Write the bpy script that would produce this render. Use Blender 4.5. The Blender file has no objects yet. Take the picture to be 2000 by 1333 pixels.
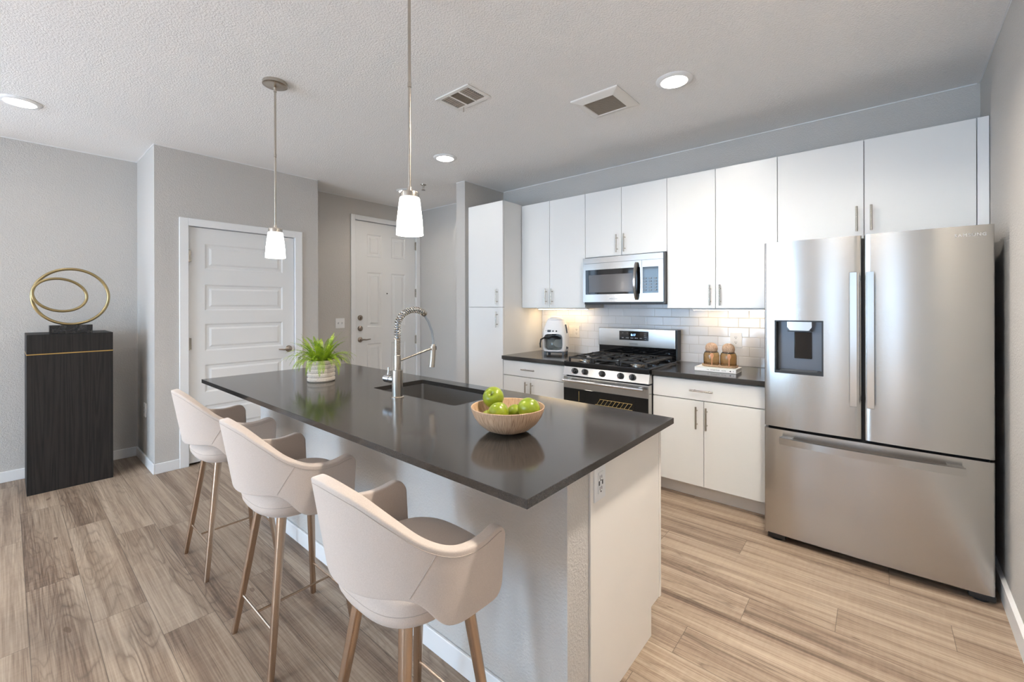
import bpy, bmesh, math, random
from mathutils import Vector, Matrix
random.seed(7)
SC = bpy.context.scene
COL = SC.collection
PI = math.pi

# ------------------------------------------------------------------ camera
F_PX, YAW, ROLL, CAM_H = 838.47, 0.703314, -0.0022875, 1.39
cd = bpy.data.cameras.new('camera'); cam = bpy.data.objects.new('camera', cd); COL.objects.link(cam)
cd.sensor_width = 36.0; cd.lens = F_PX / 2000 * 36.0
cd.shift_y = -(666.5 - 597.15) / 2000; cd.clip_start = 0.02; cd.clip_end = 60
fw = Vector((-math.sin(YAW), math.cos(YAW), 0)); rt = Vector((math.cos(YAW), math.sin(YAW), 0)); up = Vector((0, 0, 1))
r2 = rt * math.cos(ROLL) + up * math.sin(ROLL); u2 = up * math.cos(ROLL) - rt * math.sin(ROLL)
cam.matrix_world = Matrix(((r2.x, u2.x, -fw.x, 0), (r2.y, u2.y, -fw.y, 0), (r2.z, u2.z, -fw.z, CAM_H), (0, 0, 0, 1)))
SC.camera = cam

# ------------------------------------------------------------------ view + world + daylight
SC.view_settings.view_transform = 'Standard'; SC.view_settings.look = 'None'
SC.view_settings.gamma = 1.0; SC.view_settings.use_curve_mapping = False
SC.view_settings.exposure = 0.78
W = bpy.data.worlds.new('sky'); SC.world = W; W.use_nodes = True
wb = W.node_tree.nodes['Background']; wb.inputs[0].default_value = (0.62, 0.78, 1.0, 1); wb.inputs[1].default_value = 1.5

def window_light(name, x0, x1, z0, z1, y, power, col):
    l = bpy.data.lights.new(name, 'AREA'); l.shape = 'RECTANGLE'; l.size = x1 - x0; l.size_y = z1 - z0
    l.energy = power; l.color = col
    o = bpy.data.objects.new(name, l); COL.objects.link(o)
    o.location = ((x0 + x1) / 2, y, (z0 + z1) / 2); o.rotation_euler = (PI / 2, 0, 0)   # shines towards +Y
    return o
SOUTH = -4.3
WINS = [(-5.05, -3.35, 0.08, 2.40), (-3.00, -1.75, 0.25, 2.40), (-0.50, -0.02, 0.45, 2.40)]      # south wall
WEST = (-1.75, -0.65, 0.50, 2.30)                                      # west wall: y0 y1 z0 z1
SKYCOL = (0.48, 0.73, 1.0)
for (x0, x1, z0, z1), pw in zip(WINS, (28, 90, 9)):
    window_light('daylight', x0, x1, z0, z1, SOUTH - 0.16, pw, SKYCOL)
wl = window_light('daylight', WEST[0], WEST[1], WEST[2], WEST[3], 0, 8, SKYCOL)
wl.location = (-5.26 - 0.17, (WEST[0] + WEST[1]) / 2, (WEST[2] + WEST[3]) / 2); wl.rotation_euler = (PI / 2, 0, -PI / 2)
sd = bpy.data.lights.new('sun', 'SUN'); sd.energy = 50; sd.angle = math.radians(0.6); sd.color = (1.0, 0.95, 0.88)
so = bpy.data.objects.new('sun', sd); COL.objects.link(so); so.rotation_euler = (math.radians(34), 0, math.radians(-8))   # added to brighten the ceiling by bounce off the floor inside the south windows
LED_W = (1.0, 0.91, 0.80)

# ------------------------------------------------------------------ materials
def lin(c):
    return tuple(((v / 255) / 12.92 if v / 255 <= 0.04045 else ((v / 255 + 0.055) / 1.055) ** 2.4) for v in c)
def M(name, col, rough=0.5, metal=0.0, spec=0.5, **kw):
    m = bpy.data.materials.new(name); m.use_nodes = True
    b = m.node_tree.nodes['Principled BSDF']
    b.inputs['Base Color'].default_value = (*col, 1); b.inputs['Roughness'].default_value = rough
    b.inputs['Metallic'].default_value = metal; b.inputs['Specular IOR Level'].default_value = spec
    for k, v in kw.items():
        b.inputs[k.replace('_', ' ')].default_value = v
    return m
class N:
    """small node-graph helper"""
    def __init__(s, m):
        s.t = m.node_tree; s.n = s.t.nodes; s.l = s.t.links; s.b = s.n['Principled BSDF']
    def add(s, typ, **kw):
        n = s.n.new(typ)
        for k, v in kw.items(): setattr(n, k, v)
        return n
    def put(s, sock, v):
        if hasattr(v, 'is_output') or isinstance(v, bpy.types.NodeSocket): s.l.new(v, sock)
        else: sock.default_value = v
    def math(s, op, a, b=0.0, c=0.0):
        n = s.add('ShaderNodeMath', operation=op); s.put(n.inputs[0], a); s.put(n.inputs[1], b); s.put(n.inputs[2], c); return n.outputs[0]
    def obj(s):
        return s.add('ShaderNodeTexCoord').outputs['Object']
    def map(s, vec, scale=(1, 1, 1), loc=(0, 0, 0)):
        n = s.add('ShaderNodeMapping'); s.l.new(vec, n.inputs[0]); n.inputs['Scale'].default_value = scale; n.inputs['Location'].default_value = loc
        return n.outputs[0]
    def noise(s, vec, scale=1.0, detail=2.0, rough=0.5, dist=0.0):
        n = s.add('ShaderNodeTexNoise'); s.l.new(vec, n.inputs['Vector'])
        n.inputs['Scale'].default_value = scale; n.inputs['Detail'].default_value = detail
        n.inputs['Roughness'].default_value = rough; n.inputs['Distortion'].default_value = dist
        return n.outputs['Fac']
    def ramp(s, fac, stops):
        n = s.add('ShaderNodeValToRGB'); s.l.new(fac, n.inputs[0]); e = n.color_ramp.elements
        while len(e) > 1: e.remove(e[-1])
        e[0].position = stops[0][0]; e[0].color = (*stops[0][1], 1)
        for p, c in stops[1:]:
            q = e.new(p); q.color = (*c, 1)
        return n.outputs['Color']
    def mix(s, fac, a, b, mode='MIX'):
        n = s.add('ShaderNodeMix', data_type='RGBA', blend_type=mode)
        s.put(n.inputs[0], fac)
        for sock, v in ((n.inputs[6], a), (n.inputs[7], b)):
            if isinstance(v, tuple): sock.default_value = (*v, 1)
            else: s.l.new(v, sock)
        return n.outputs[2]
    def bump(s, h, strength=0.3, dist=0.002):
        n = s.add('ShaderNodeBump'); n.inputs['Strength'].default_value = strength; n.inputs['Distance'].default_value = dist
        s.l.new(h, n.inputs['Height']); s.l.new(n.outputs[0], s.b.inputs['Normal']); return n
    def col(s, sock): s.l.new(sock, s.b.inputs['Base Color'])
    def rough(s, sock): s.l.new(sock, s.b.inputs['Roughness'])
def plaster(name, col, scale, strength, dist=0.004, rough=0.75):
    m = M(name, col, rough, spec=0.3); g = N(m); v = g.obj()
    a = g.noise(v, scale, 3, 0.55, 0.4)
    r = g.ramp(a, [(0.38, (0, 0, 0)), (0.62, (1, 1, 1))])
    g.bump(r, strength, dist)
    return m
def streaked(name, col, rough, metal, sc, strength, cvar=0.0, spec=0.5):
    """streaks along the axis that has the small scale"""
    m = M(name, col, rough, metal, spec); g = N(m); v = g.map(g.obj(), sc); a = g.noise(v, 1.0, 4, 0.6)
    g.bump(a, strength, 0.001)
    if cvar:
        c0 = tuple(c * (1 - cvar) for c in col); c1 = tuple(min(1, c * (1 + cvar)) for c in col)
        g.col(g.ramp(a, [(0.3, c0), (0.7, c1)]))
    return m
MAT = {}
MAT['wall'] = plaster('wall_paint', lin((199, 195, 190)), 110, 0.38, 0.004)
MAT['ceiling'] = plaster('ceiling_paint', lin((243, 241, 239)), 105, 0.45, 0.005)
MAT['trim'] = M('white_trim_paint', lin((236, 236, 236)), 0.35)
MAT['door'] = M('white_door_paint', lin((232, 232, 231)), 0.38)
MAT['cab'] = streaked('white_cabinet_laminate', lin((231, 231, 230)), 0.33, 0, (75, 75, 3.2), 0.22)
MAT['cabin'] = M('door_gap_shade', lin((120, 118, 115)), 0.7)
MAT['toe'] = M('toe_kick_laminate', lin((226, 220, 214)), 0.5)
MAT['panel'] = M('island_end_panel_paint', lin((238, 233, 226)), 0.45)
MAT['nickel'] = streaked('brushed_nickel', (0.50, 0.455, 0.40), 0.27, 1, (300, 300, 8), 0.05)
MAT['bronze'] = M('satin_bronze_hardware', (0.36, 0.30, 0.25), 0.3, 1)
MAT['chrome'] = M('polished_chrome', (0.75, 0.75, 0.75), 0.12, 1)
MAT['steel_v'] = streaked('brushed_steel_upright', (0.50, 0.485, 0.465), 0.22, 1, (1.5, 1.5, 420), 0.08)
g_ = N(MAT['steel_v']); g_.b.inputs['Anisotropic'].default_value = 0.75; g_.b.inputs['Anisotropic Rotation'].default_value = 0.25
tn_ = g_.add('ShaderNodeTangent', direction_type='RADIAL', axis='Z'); g_.l.new(tn_.outputs[0], g_.b.inputs['Tangent'])
MAT['steel'] = streaked('brushed_steel', (0.50, 0.485, 0.465), 0.2, 1, (1.2, 240, 420), 0.04)
MAT['basin'] = M('sink_steel', (0.42, 0.41, 0.40), 0.32, 1)
MAT['blackgloss'] = M('black_glass', (0.006, 0.006, 0.007), 0.06)
MAT['black'] = M('black_plastic', (0.012, 0.012, 0.013), 0.4)
MAT['iron'] = M('black_cast_iron', (0.016, 0.015, 0.015), 0.45)
MAT['darkgrey'] = M('charcoal_plastic', (0.06, 0.063, 0.068), 0.35)
MAT['greyp'] = M('dispenser_grey', (0.12, 0.125, 0.14), 0.38, 0.6)
MAT['white'] = M('white_plastic', lin((238, 238, 238)), 0.3)
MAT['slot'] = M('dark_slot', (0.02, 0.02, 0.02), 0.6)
MAT['red'] = M('red_mark', (0.5, 0.02, 0.02), 0.4)
MAT['silvertext'] = M('silver_lettering', (0.62, 0.61, 0.60), 0.4, 0.7)
MAT['greytext'] = M('grey_lettering', (0.16, 0.16, 0.17), 0.5)
MAT['paletext'] = M('pale_lettering', (0.62, 0.64, 0.66), 0.5)
MAT['blacktext'] = M('black_lettering', (0.02, 0.02, 0.02), 0.6)
def emit(name, col, strength, base=(0.9, 0.9, 0.9), rough=0.4):
    m = M(name, base, rough); b = m.node_tree.nodes['Principled BSDF']
    b.inputs['Emission Color'].default_value = (*col, 1); b.inputs['Emission Strength'].default_value = strength
    return m
MAT['led'] = emit('recessed_lens', LED_W, 14)
MAT['strip'] = emit('strip_lens', (1.0, 0.72, 0.40), 11)
MAT['blue_led'] = emit('clock_digits', (0.25, 0.5, 1.0), 3.0, (0.1, 0.1, 0.1))
m = MAT['shade'] = emit('lit_frosted_glass', (1.0, 0.94, 0.86), 1.0, (0.9, 0.9, 0.88), 0.3)
g_ = N(m); sx_ = g_.add('ShaderNodeSeparateXYZ'); g_.l.new(g_.obj(), sx_.inputs[0])
mr_ = g_.add('ShaderNodeMapRange'); g_.l.new(sx_.outputs[2], mr_.inputs[0])
for k_, v_ in ((1, -0.895), (2, -0.985), (3, 0.42), (4, 4.5)): mr_.inputs[k_].default_value = v_
g_.l.new(mr_.outputs[0], g_.b.inputs['Emission Strength'])
# floor: vinyl planks along X
def floor_mat():
    m = M('vinyl_plank', (0.4, 0.3, 0.2), 0.42, spec=0.4); g = N(m)
    sx = g.add('ShaderNodeSeparateXYZ'); g.l.new(g.obj(), sx.inputs[0]); x, y = sx.outputs[0], sx.outputs[1]
    yy = g.math('DIVIDE', g.math('SUBTRACT', y, 0.061), 0.1845); row = g.math('FLOOR', yy); fy = g.math('FRACT', yy)
    wn = g.add('ShaderNodeTexWhiteNoise', noise_dimensions='1D'); g.l.new(row, wn.inputs['W'])
    xx = g.math('ADD', g.math('DIVIDE', x, 1.22), wn.outputs['Value']); colm = g.math('FLOOR', xx); fx = g.math('FRACT', xx)
    cb = g.add('ShaderNodeCombineXYZ'); g.l.new(row, cb.inputs[0]); g.l.new(colm, cb.inputs[1])
    w2 = g.add('ShaderNodeTexWhiteNoise', noise_dimensions='3D'); g.l.new(cb.outputs[0], w2.inputs['Vector']); pid = w2.outputs['Value']
    px = g.math('ADD', x, g.math('MULTIPLY', pid, 41.0)); py = g.math('ADD', y, g.math('MULTIPLY', pid, 17.0))
    cv = g.add('ShaderNodeCombineXYZ'); g.l.new(px, cv.inputs[0]); g.l.new(py, cv.inputs[1]); v = cv.outputs[0]
    big = g.noise(g.map(v, (0.85, 7.5, 1)), 1.0, 2.5, 0.45, 0.35)
    fine = g.noise(g.map(v, (3.2, 170, 1)), 1.0, 5, 0.62)
    mid = g.noise(g.map(v, (0.55, 24, 1)), 1.0, 3, 0.55, 0.15)
    saw = g.noise(g.map(v, (70, 9, 1)), 1.0, 2, 0.5)
    rg = g.math('FRACT', g.math('ADD', g.math('MULTIPLY', big, 17.0), g.math('MULTIPLY', fine, 0.35)))
    ring = g.math('POWER', g.math('ABSOLUTE', g.math('MULTIPLY_ADD', rg, 2.0, -1.0)), 3.5)
    band = g.noise(g.map(v, (0.45, 5.0, 1)), 1.0, 2, 0.5, 0.3)
    rmask = g.ramp(band, [(0.42, (0.12, 0.12, 0.12)), (0.60, (1, 1, 1))])
    f = g.math('ADD', g.math('MULTIPLY', fine, 0.44), g.math('MULTIPLY', mid, 0.44))
    f = g.math('ADD', f, g.math('MULTIPLY', band, -0.36)); f = g.math('ADD', f, g.math('MULTIPLY', saw, 0.07))
    f = g.math('ADD', f, g.math('MULTIPLY_ADD', pid, 0.10, 0.165))
    c = g.ramp(f, [(0.33, lin((92, 74, 61))), (0.44, lin((136, 116, 99))), (0.55, lin((165, 146, 127))), (0.70, lin((193, 176, 157)))])
    c = g.mix(g.math('MULTIPLY', g.math('MULTIPLY', ring, rmask), 0.72), c, lin((98, 82, 70)))
    knot = g.noise(g.map(v, (6.5, 19.0, 1)), 1.0, 1, 0.4)
    kf = g.ramp(knot, [(0.755, (0, 0, 0)), (0.775, (1, 1, 1))])
    c = g.mix(g.math('MULTIPLY', kf, 0.6), c, lin((92, 70, 55)))
    ey = g.math('MINIMUM', fy, g.math('SUBTRACT', 1.0, fy)); ex = g.math('MINIMUM', fx, g.math('SUBTRACT', 1.0, fx))
    gap = g.math('MAXIMUM', g.math('LESS_THAN', ey, 0.007), g.math('LESS_THAN', ex, 0.0010))
    c = g.mix(g.math('MULTIPLY', gap, 0.62), c, (0.06, 0.045, 0.035)); g.col(c)
    h = g.math('SUBTRACT', g.math('MULTIPLY', fine, 0.25), gap); g.bump(h, 0.12, 0.001)
    return m
MAT['floor'] = floor_mat()
def quartz(name):
    m = M(name, (0.04, 0.036, 0.033), 0.12, spec=0.55); g = N(m); v = g.obj()
    a = g.noise(v, 330, 2, 0.7); b = g.noise(v, 5, 3, 0.5)
    c = g.ramp(a, [(0.30, (0.017, 0.0155, 0.0145)), (0.60, (0.042, 0.0375, 0.034)), (0.80, (0.075, 0.068, 0.062))])
    g.col(g.mix(g.math('MULTIPLY', b, 0.25), c, (0.04, 0.035, 0.031)))
    return m
MAT['quartz'] = quartz('dark_quartz')
def tile_mat():
    m = M('subway_tile', lin((228, 228, 230)), 0.10); g = N(m)
    sx = g.add('ShaderNodeSeparateXYZ'); g.l.new(g.obj(), sx.inputs[0])
    cb = g.add('ShaderNodeCombineXYZ'); g.l.new(sx.outputs[0], cb.inputs[0]); g.l.new(g.math('SUBTRACT', sx.outputs[2], 0.9), cb.inputs[1])
    br = g.add('ShaderNodeTexBrick'); g.l.new(cb.outputs[0], br.inputs['Vector'])
    br.inputs['Color1'].default_value = (*lin((226, 226, 229)), 1); br.inputs['Color2'].default_value = (*lin((220, 221, 224)), 1)
    br.inputs['Mortar'].default_value = (*lin((196, 194, 192)), 1)
    br.inputs['Scale'].default_value = 1.0; br.inputs['Mortar Size'].default_value = 0.0016; br.inputs['Mortar Smooth'].default_value = 0.0
    br.inputs['Brick Width'].default_value = 0.1535; br.inputs['Row Height'].default_value = 0.077
    g.col(br.outputs['Color'])
    b2 = g.add('ShaderNodeTexBrick'); g.l.new(cb.outputs[0], b2.inputs['Vector'])
    for k, val in (('Scale', 1.0), ('Mortar Size', 0.006), ('Mortar Smooth', 1.0), ('Brick Width', 0.1535), ('Row Height', 0.077)): b2.inputs[k].default_value = val
    wav = g.noise(g.obj(), 9, 1, 0.4)
    h = g.math('ADD', g.math('MULTIPLY', b2.outputs['Fac'], -1.0), g.math('MULTIPLY', wav, 0.5)); g.bump(h, 0.5, 0.0015)
    g.rough(g.math('MULTIPLY_ADD', br.outputs['Fac'], 0.6, 0.09))
    return m
MAT['tile'] = tile_mat()
def wood(name, c0, c1, sc, rough=0.5, dist=0.6, rings=0.0):
    m = M(name, c0, rough, spec=0.35); g = N(m); v = g.map(g.obj(), sc)
    a = g.noise(v, 1.0, 4, 0.62, dist)
    if rings:
        b = g.noise(g.map(g.obj(), tuple(s * 0.10 for s in sc)), 1.0, 1.5, 0.45, 0.4)
        r = g.math('MULTIPLY_ADD', g.math('SINE', g.math('MULTIPLY', b, rings)), 0.5, 0.5)
        a = g.math('ADD', g.math('MULTIPLY', a, 0.75), g.math('MULTIPLY', r, 0.25))
    g.col(g.ramp(a, [(0.32, c0), (0.68, c1)])); g.bump(a, 0.15, 0.001)
    return m
MAT['ebony'] = wood('ebony_stained_oak', (0.010, 0.0085, 0.0078), (0.024, 0.0205, 0.0185), (170, 170, 5.0), 0.6, 0.3, 50)
m = M('pale_turned_wood', lin((200, 170, 140)), 0.5, spec=0.35); g_ = N(m); MAT['bowlwood'] = m
sx_ = g_.add('ShaderNodeSeparateXYZ'); g_.l.new(g_.obj(), sx_.inputs[0]); cb_ = g_.add('ShaderNodeCombineXYZ')
g_.l.new(g_.math('MULTIPLY', g_.math('ARCTAN2', sx_.outputs[1], sx_.outputs[0]), 52.0), cb_.inputs[0]); g_.l.new(g_.math('MULTIPLY', sx_.outputs[2], 22.0), cb_.inputs[1])
a_ = g_.noise(cb_.outputs[0], 1.0, 4, 0.6, 0.3); g_.col(g_.ramp(a_, [(0.34, lin((140, 104, 78))), (0.46, lin((186, 152, 122))), (0.68, lin((212, 182, 152)))])); g_.bump(a_, 0.2, 0.001)
MAT['traywood'] = wood('tray_wood', lin((150, 120, 92)), lin((196, 166, 134)), (30, 160, 160), 0.55)
MAT['spoonwood'] = wood('spoon_wood', lin((186, 126, 92)), lin((222, 170, 130)), (120, 120, 20), 0.5)
def fabric():
    m = M('taupe_upholstery', lin((206, 194, 185)), 0.85, spec=0.2, Sheen_Weight=0.25, Sheen_Roughness=0.4); g = N(m)
    a = g.noise(g.obj(), 420, 2, 0.6); b = g.noise(g.obj(), 900, 2, 0.6)
    f = g.math('ADD', g.math('MULTIPLY', a, 0.5), g.math('MULTIPLY', b, 0.5))
    g.col(g.ramp(f, [(0.3, lin((193, 179, 168))), (0.7, lin((213, 200, 190)))])); g.bump(a, 0.12, 0.001)
    return m
MAT['fabric'] = fabric()
MAT['seam'] = M('upholstery_seam', lin((184, 171, 161)), 0.9)
MAT['copper'] = M('satin_rose_gold', (0.54, 0.41, 0.31), 0.27, 1.0)
MAT['gold'] = streaked('brushed_gold', (0.40, 0.315, 0.165), 0.33, 1, (40, 40, 40), 0.03)
MAT['goldline'] = M('gold_inlay', (0.55, 0.36, 0.12), 0.35, 0.7)
def marble():
    m = M('black_marble', (0.01, 0.01, 0.011), 0.18); g = N(m); a = g.noise(g.obj(), 9, 5, 0.6, 1.5)
    d = g.math('ABSOLUTE', g.math('SUBTRACT', a, 0.5))
    g.col(g.ramp(d, [(0.0, (0.09, 0.085, 0.08)), (0.006, (0.018, 0.018, 0.019)), (0.06, (0.010, 0.010, 0.011))])); return m
MAT['marble'] = marble()
def speckle(name, base, dark, scale, lo, hi, rough=0.8, bumps=0.5):
    m = M(name, base, rough, spec=0.3); g = N(m); a = g.noise(g.obj(), scale, 3, 0.6)
    g.col(g.ramp(a, [(lo, dark), (hi, base)])); g.bump(a, bumps, 0.003); return m
MAT['pot'] = speckle('travertine_pot', lin((224, 212, 198)), lin((176, 156, 138)), 230, 0.34, 0.44)
MAT['cork'] = speckle('cork', lin((206, 176, 150)), lin((138, 108, 86)), 240, 0.34, 0.52)
MAT['soil'] = M('potting_soil', (0.03, 0.02, 0.013), 0.95)
def leafm():
    m = M('fern_leaf', (0.18, 0.36, 0.02), 0.45, spec=0.35, Subsurface_Weight=0.0); g = N(m)
    a = g.noise(g.obj(), 24, 2, 0.5)
    g.col(g.ramp(a, [(0.3, (0.12, 0.22, 0.008)), (0.55, (0.27, 0.40, 0.014)), (0.75, (0.45, 0.56, 0.03))])); return m
MAT['leaf'] = leafm()
def applem():
    m = M('green_apple_skin', (0.30, 0.44, 0.02), 0.28, spec=0.5); g = N(m)
    a = g.noise(g.obj(), 26, 3, 0.6); b = g.noise(g.obj(), 420, 1, 0.5)
    c = g.ramp(a, [(0.3, (0.15, 0.205, 0.006)), (0.7, (0.27, 0.325, 0.018))])
    g.col(g.mix(g.ramp(b, [(0.70, (0, 0, 0)), (0.76, (0.5, 0.5, 0.5))]), c, (0.42, 0.50, 0.14))); return m
MAT['apple'] = applem()
MAT['stem'] = M('apple_stem', (0.08, 0.05, 0.025), 0.8)
MAT['amber'] = M('smoked_amber_glass', (0.78, 0.60, 0.38), 0.03, 0, 0.5, Transmission_Weight=1.0, IOR=1.45)
MAT['smoke'] = M('smoked_carafe_glass', (0.42, 0.47, 0.47), 0.04, 0, 0.5, Transmission_Weight=0.8, IOR=1.45)
MAT['coffee_white'] = M('white_enamel', lin((240, 239, 240)), 0.22)
MAT['coffee_grey'] = M('pale_grey_lid', lin((190, 194, 204)), 0.35)
MAT['page'] = M('book_pages', lin((214, 214, 216)), 0.8)
MAT['cover'] = M('white_book_cover', lin((238, 238, 238)), 0.5)
MAT['vent'] = M('vent_enamel', lin((232, 229, 224)), 0.45)
MAT['ventin'] = M('vent_shadow', (0.035, 0.04, 0.045), 0.7)  # dark plates behind the slats, painted for shade inside the vents
MAT['ventslat'] = M('vent_slat', lin((150, 138, 124)), 0.5)  # darker than the frame enamel, to imitate shaded gaps between slats
MAT['oven_in'] = M('oven_rack', (0.75, 0.58, 0.26), 0.3, 0.9)
MAT['ovendark'] = M('oven_cavity', (0.010, 0.009, 0.008), 0.5)
MAT['oven_glass'] = M('oven_door_glass', (0.25, 0.25, 0.25), 0.03, 0, 0.5, Transmission_Weight=1.0, IOR=1.3)
MAT['mwmesh'] = streaked('microwave_screen_mesh', (0.11, 0.105, 0.105), 0.18, 0.3, (500, 500, 500), 0.05)
MAT['keypad'] = M('glossy_keypad', (0.05, 0.075, 0.10), 0.05, 0.0, 0.9)
MAT['rubber'] = M('grey_hose', (0.28, 0.31, 0.34), 0.35, 0.3)

# ------------------------------------------------------------------ mesh helpers
def B(): return bmesh.new()
def box(bm, x0, x1, y0, y1, z0, z1, bev=0.0, seg=2):
    g = bmesh.ops.create_cube(bm, size=1.0); vs = g['verts']
    for v in vs:
        v.co = Vector((x0 + (v.co.x + .5) * (x1 - x0), y0 + (v.co.y + .5) * (y1 - y0), z0 + (v.co.z + .5) * (z1 - z0)))
    if bev > 0:
        es = list({e for v in vs for e in v.link_edges})
        bmesh.ops.bevel(bm, geom=es, offset=bev, segments=seg, profile=0.5, affect='EDGES', clamp_overlap=True)
    return bm
def frame_of(t):
    t = t.normalized(); a = Vector((0, 0, 1)) if abs(t.z) < 0.9 else Vector((1, 0, 0))
    n = t.cross(a).normalized(); return n, t.cross(n).normalized()
def tube(bm, pts, rad, seg=12, closed=False, cap=True):
    pts = [Vector(p) for p in pts]; n = len(pts); rings = []
    rads = rad if isinstance(rad, (list, tuple)) else [rad] * n
    def tan(i):
        if closed: return (pts[(i + 1) % n] - pts[i - 1]).normalized()
        return (pts[min(i + 1, n - 1)] - pts[max(i - 1, 0)]).normalized()
    nv, _ = frame_of(tan(0))
    for i in range(n):
        t = tan(i); nv = (nv - t * nv.dot(t)).normalized(); bv = t.cross(nv)
        rings.append([bm.verts.new(pts[i] + (nv * math.cos(2 * PI * k / seg) + bv * math.sin(2 * PI * k / seg)) * rads[i]) for k in range(seg)])
    for i in range(n if closed else n - 1):
        a, b = rings[i], rings[(i + 1) % n]
        sh = 0
        if closed and i == n - 1:
            sh = min(range(seg), key=lambda s: (a[0].co - b[s].co).length)
        for k in range(seg):
            bm.faces.new((a[k], a[(k + 1) % seg], b[(k + 1 + sh) % seg], b[(k + sh) % seg]))
    if cap and not closed:
        bm.faces.new(list(reversed(rings[0]))); bm.faces.new(rings[-1])
    return bm
def cyl(bm, p0, p1, r0, r1=None, seg=24):
    return tube(bm, [p0, p1], [r0, r0 if r1 is None else r1], seg)
def lathe(bm, prof, c=(0, 0, 0), seg=48, axis='z'):
    c = Vector(c); rings = []
    for r, z in prof:
        if r < 1e-6:
            p = {'z': Vector((0, 0, z)), 'y': Vector((0, z, 0)), 'x': Vector((z, 0, 0))}[axis]
            rings.append([bm.verts.new(c + p)]); continue
        rg = []
        for k in range(seg):
            a = 2 * PI * k / seg; u, v = r * math.cos(a), r * math.sin(a)
            p = {'z': Vector((u, v, z)), 'y': Vector((v, z, u)), 'x': Vector((z, u, v))}[axis]
            rg.append(bm.verts.new(c + p))
        rings.append(rg)
    for a, b in zip(rings, rings[1:]):
        for k in range(seg):
            k2 = (k + 1) % seg
            if len(a) == 1 and len(b) == 1: continue
            if len(a) == 1: bm.faces.new((a[0], b[k2], b[k]))
            elif len(b) == 1: bm.faces.new((a[k], a[k2], b[0]))
            else: bm.faces.new((a[k], a[k2], b[k2], b[k]))
    return bm
def loft(bm, secs, cap=True):
    """secs: list of closed rings (lists of points, same count)"""
    rings = [[bm.verts.new(Vector(p)) for p in s] for s in secs]; n = len(rings[0])
    for a, b in zip(rings, rings[1:]):
        for k in range(n): bm.faces.new((a[k], a[(k + 1) % n], b[(k + 1) % n], b[k]))
    if cap: bm.faces.new(list(reversed(rings[0]))); bm.faces.new(rings[-1])
    return bm
def sup(cx, cy, a, b, z, e=4.0, n=48):
    out = []
    for k in range(n):
        t = 2 * PI * k / n; c, s = math.cos(t), math.sin(t)
        out.append((cx + a * math.copysign(abs(c) ** (2 / e), c), cy + b * math.copysign(abs(s) ** (2 / e), s), z))
    return out
def rrect(cx, cy, a, b, r, z, n=8):
    out = []
    for qx, qy, t0 in ((1, 1, 0), (-1, 1, PI / 2), (-1, -1, PI), (1, -1, 3 * PI / 2)):
        for k in range(n + 1):
            t = t0 + PI / 2 * k / n; out.append((cx + qx * (a - r) + r * math.cos(t), cy + qy * (b - r) + r * math.sin(t), z))
    return out
def prism(bm, poly, axis, a, b):
    """poly 2-D in the two other axes (x: (y,z); y: (x,z); z: (x,y))"""
    def P(p, t): return {'x': (t, p[0], p[1]), 'y': (p[0], t, p[1]), 'z': (p[0], p[1], t)}[axis]
    return loft(bm, [[P(p, a) for p in poly], [P(p, b) for p in poly]])
def weighted_normals(me, angle):
    me.polygons.foreach_set('use_smooth', [True] * len(me.polygons))
    ca = math.cos(math.radians(angle)); vf = [[] for _ in me.vertices]
    P = [(p.normal.copy(), max(p.area, 1e-12)) for p in me.polygons]
    for p in me.polygons:
        for v in p.vertices: vf[v].append(p.index)
    out = [None] * len(me.loops)
    for p in me.polygons:
        n0 = P[p.index][0]
        for li in p.loop_indices:
            acc = Vector((0, 0, 0))
            for g in vf[me.loops[li].vertex_index]:
                n, a = P[g]
                if n.dot(n0) >= ca: acc += n * a
            out[li] = acc.normalized() if acc.length > 1e-20 else n0
    me.normals_split_custom_set(out)
def root_of(o):
    while o.parent: o = o.parent
    return o
def mk(name, bm, mat, parent=None, smooth=True, angle=35, local=False, label=None, kind=None):
    bmesh.ops.recalc_face_normals(bm, faces=bm.faces[:])
    if parent is not None and not local:
        L = root_of(parent).location
        bmesh.ops.translate(bm, verts=bm.verts[:], vec=-L)
    me = bpy.data.meshes.new(name); bm.to_mesh(me); bm.free()
    for m_ in (mat if isinstance(mat, (list, tuple)) else [mat]): me.materials.append(m_)
    if smooth:
        weighted_normals(me, angle)
    o = bpy.data.objects.new(name, me); COL.objects.link(o)
    if parent is not None: o.parent = parent
    if label: o['label'] = label
    if kind: o['kind'] = kind
    return o
def tag(o, label, cat, group=None):
    o['label'] = label; o['category'] = cat
    if group: o['group'] = group
    return o
def thing(name, label, cat, loc=(0, 0, 0), group=None):
    o = bpy.data.objects.new(name, None); COL.objects.link(o); o.location = loc; o.empty_display_size = 0.1
    return tag(o, label, cat, group)
def struct(name, bm, mat, parent=None, smooth=False):
    o = mk(name, bm, mat, parent, smooth)
    if parent is None: o['kind'] = 'structure'
    return o
def cut(o, bm, angle=35):
    """boolean difference, applied"""
    me = bpy.data.meshes.new('cutter'); bmesh.ops.recalc_face_normals(bm, faces=bm.faces[:]); bm.to_mesh(me); bm.free()
    c = bpy.data.objects.new('cutter', me); COL.objects.link(c)
    if o.parent: c.location = root_of(o).location * 0
    md = o.modifiers.new('cut', 'BOOLEAN'); md.operation = 'DIFFERENCE'; md.object = c; md.solver = 'EXACT'
    par = o.parent; o.parent = None
    dg = bpy.context.evaluated_depsgraph_get(); dg.update()
    nm = bpy.data.meshes.new_from_object(o.evaluated_get(dg)); o.modifiers.clear(); old = o.data; o.data = nm; nm.name = old.name
    o.parent = par
    bpy.data.objects.remove(c); bpy.data.meshes.remove(me)
    weighted_normals(nm, angle)
    return o
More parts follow.
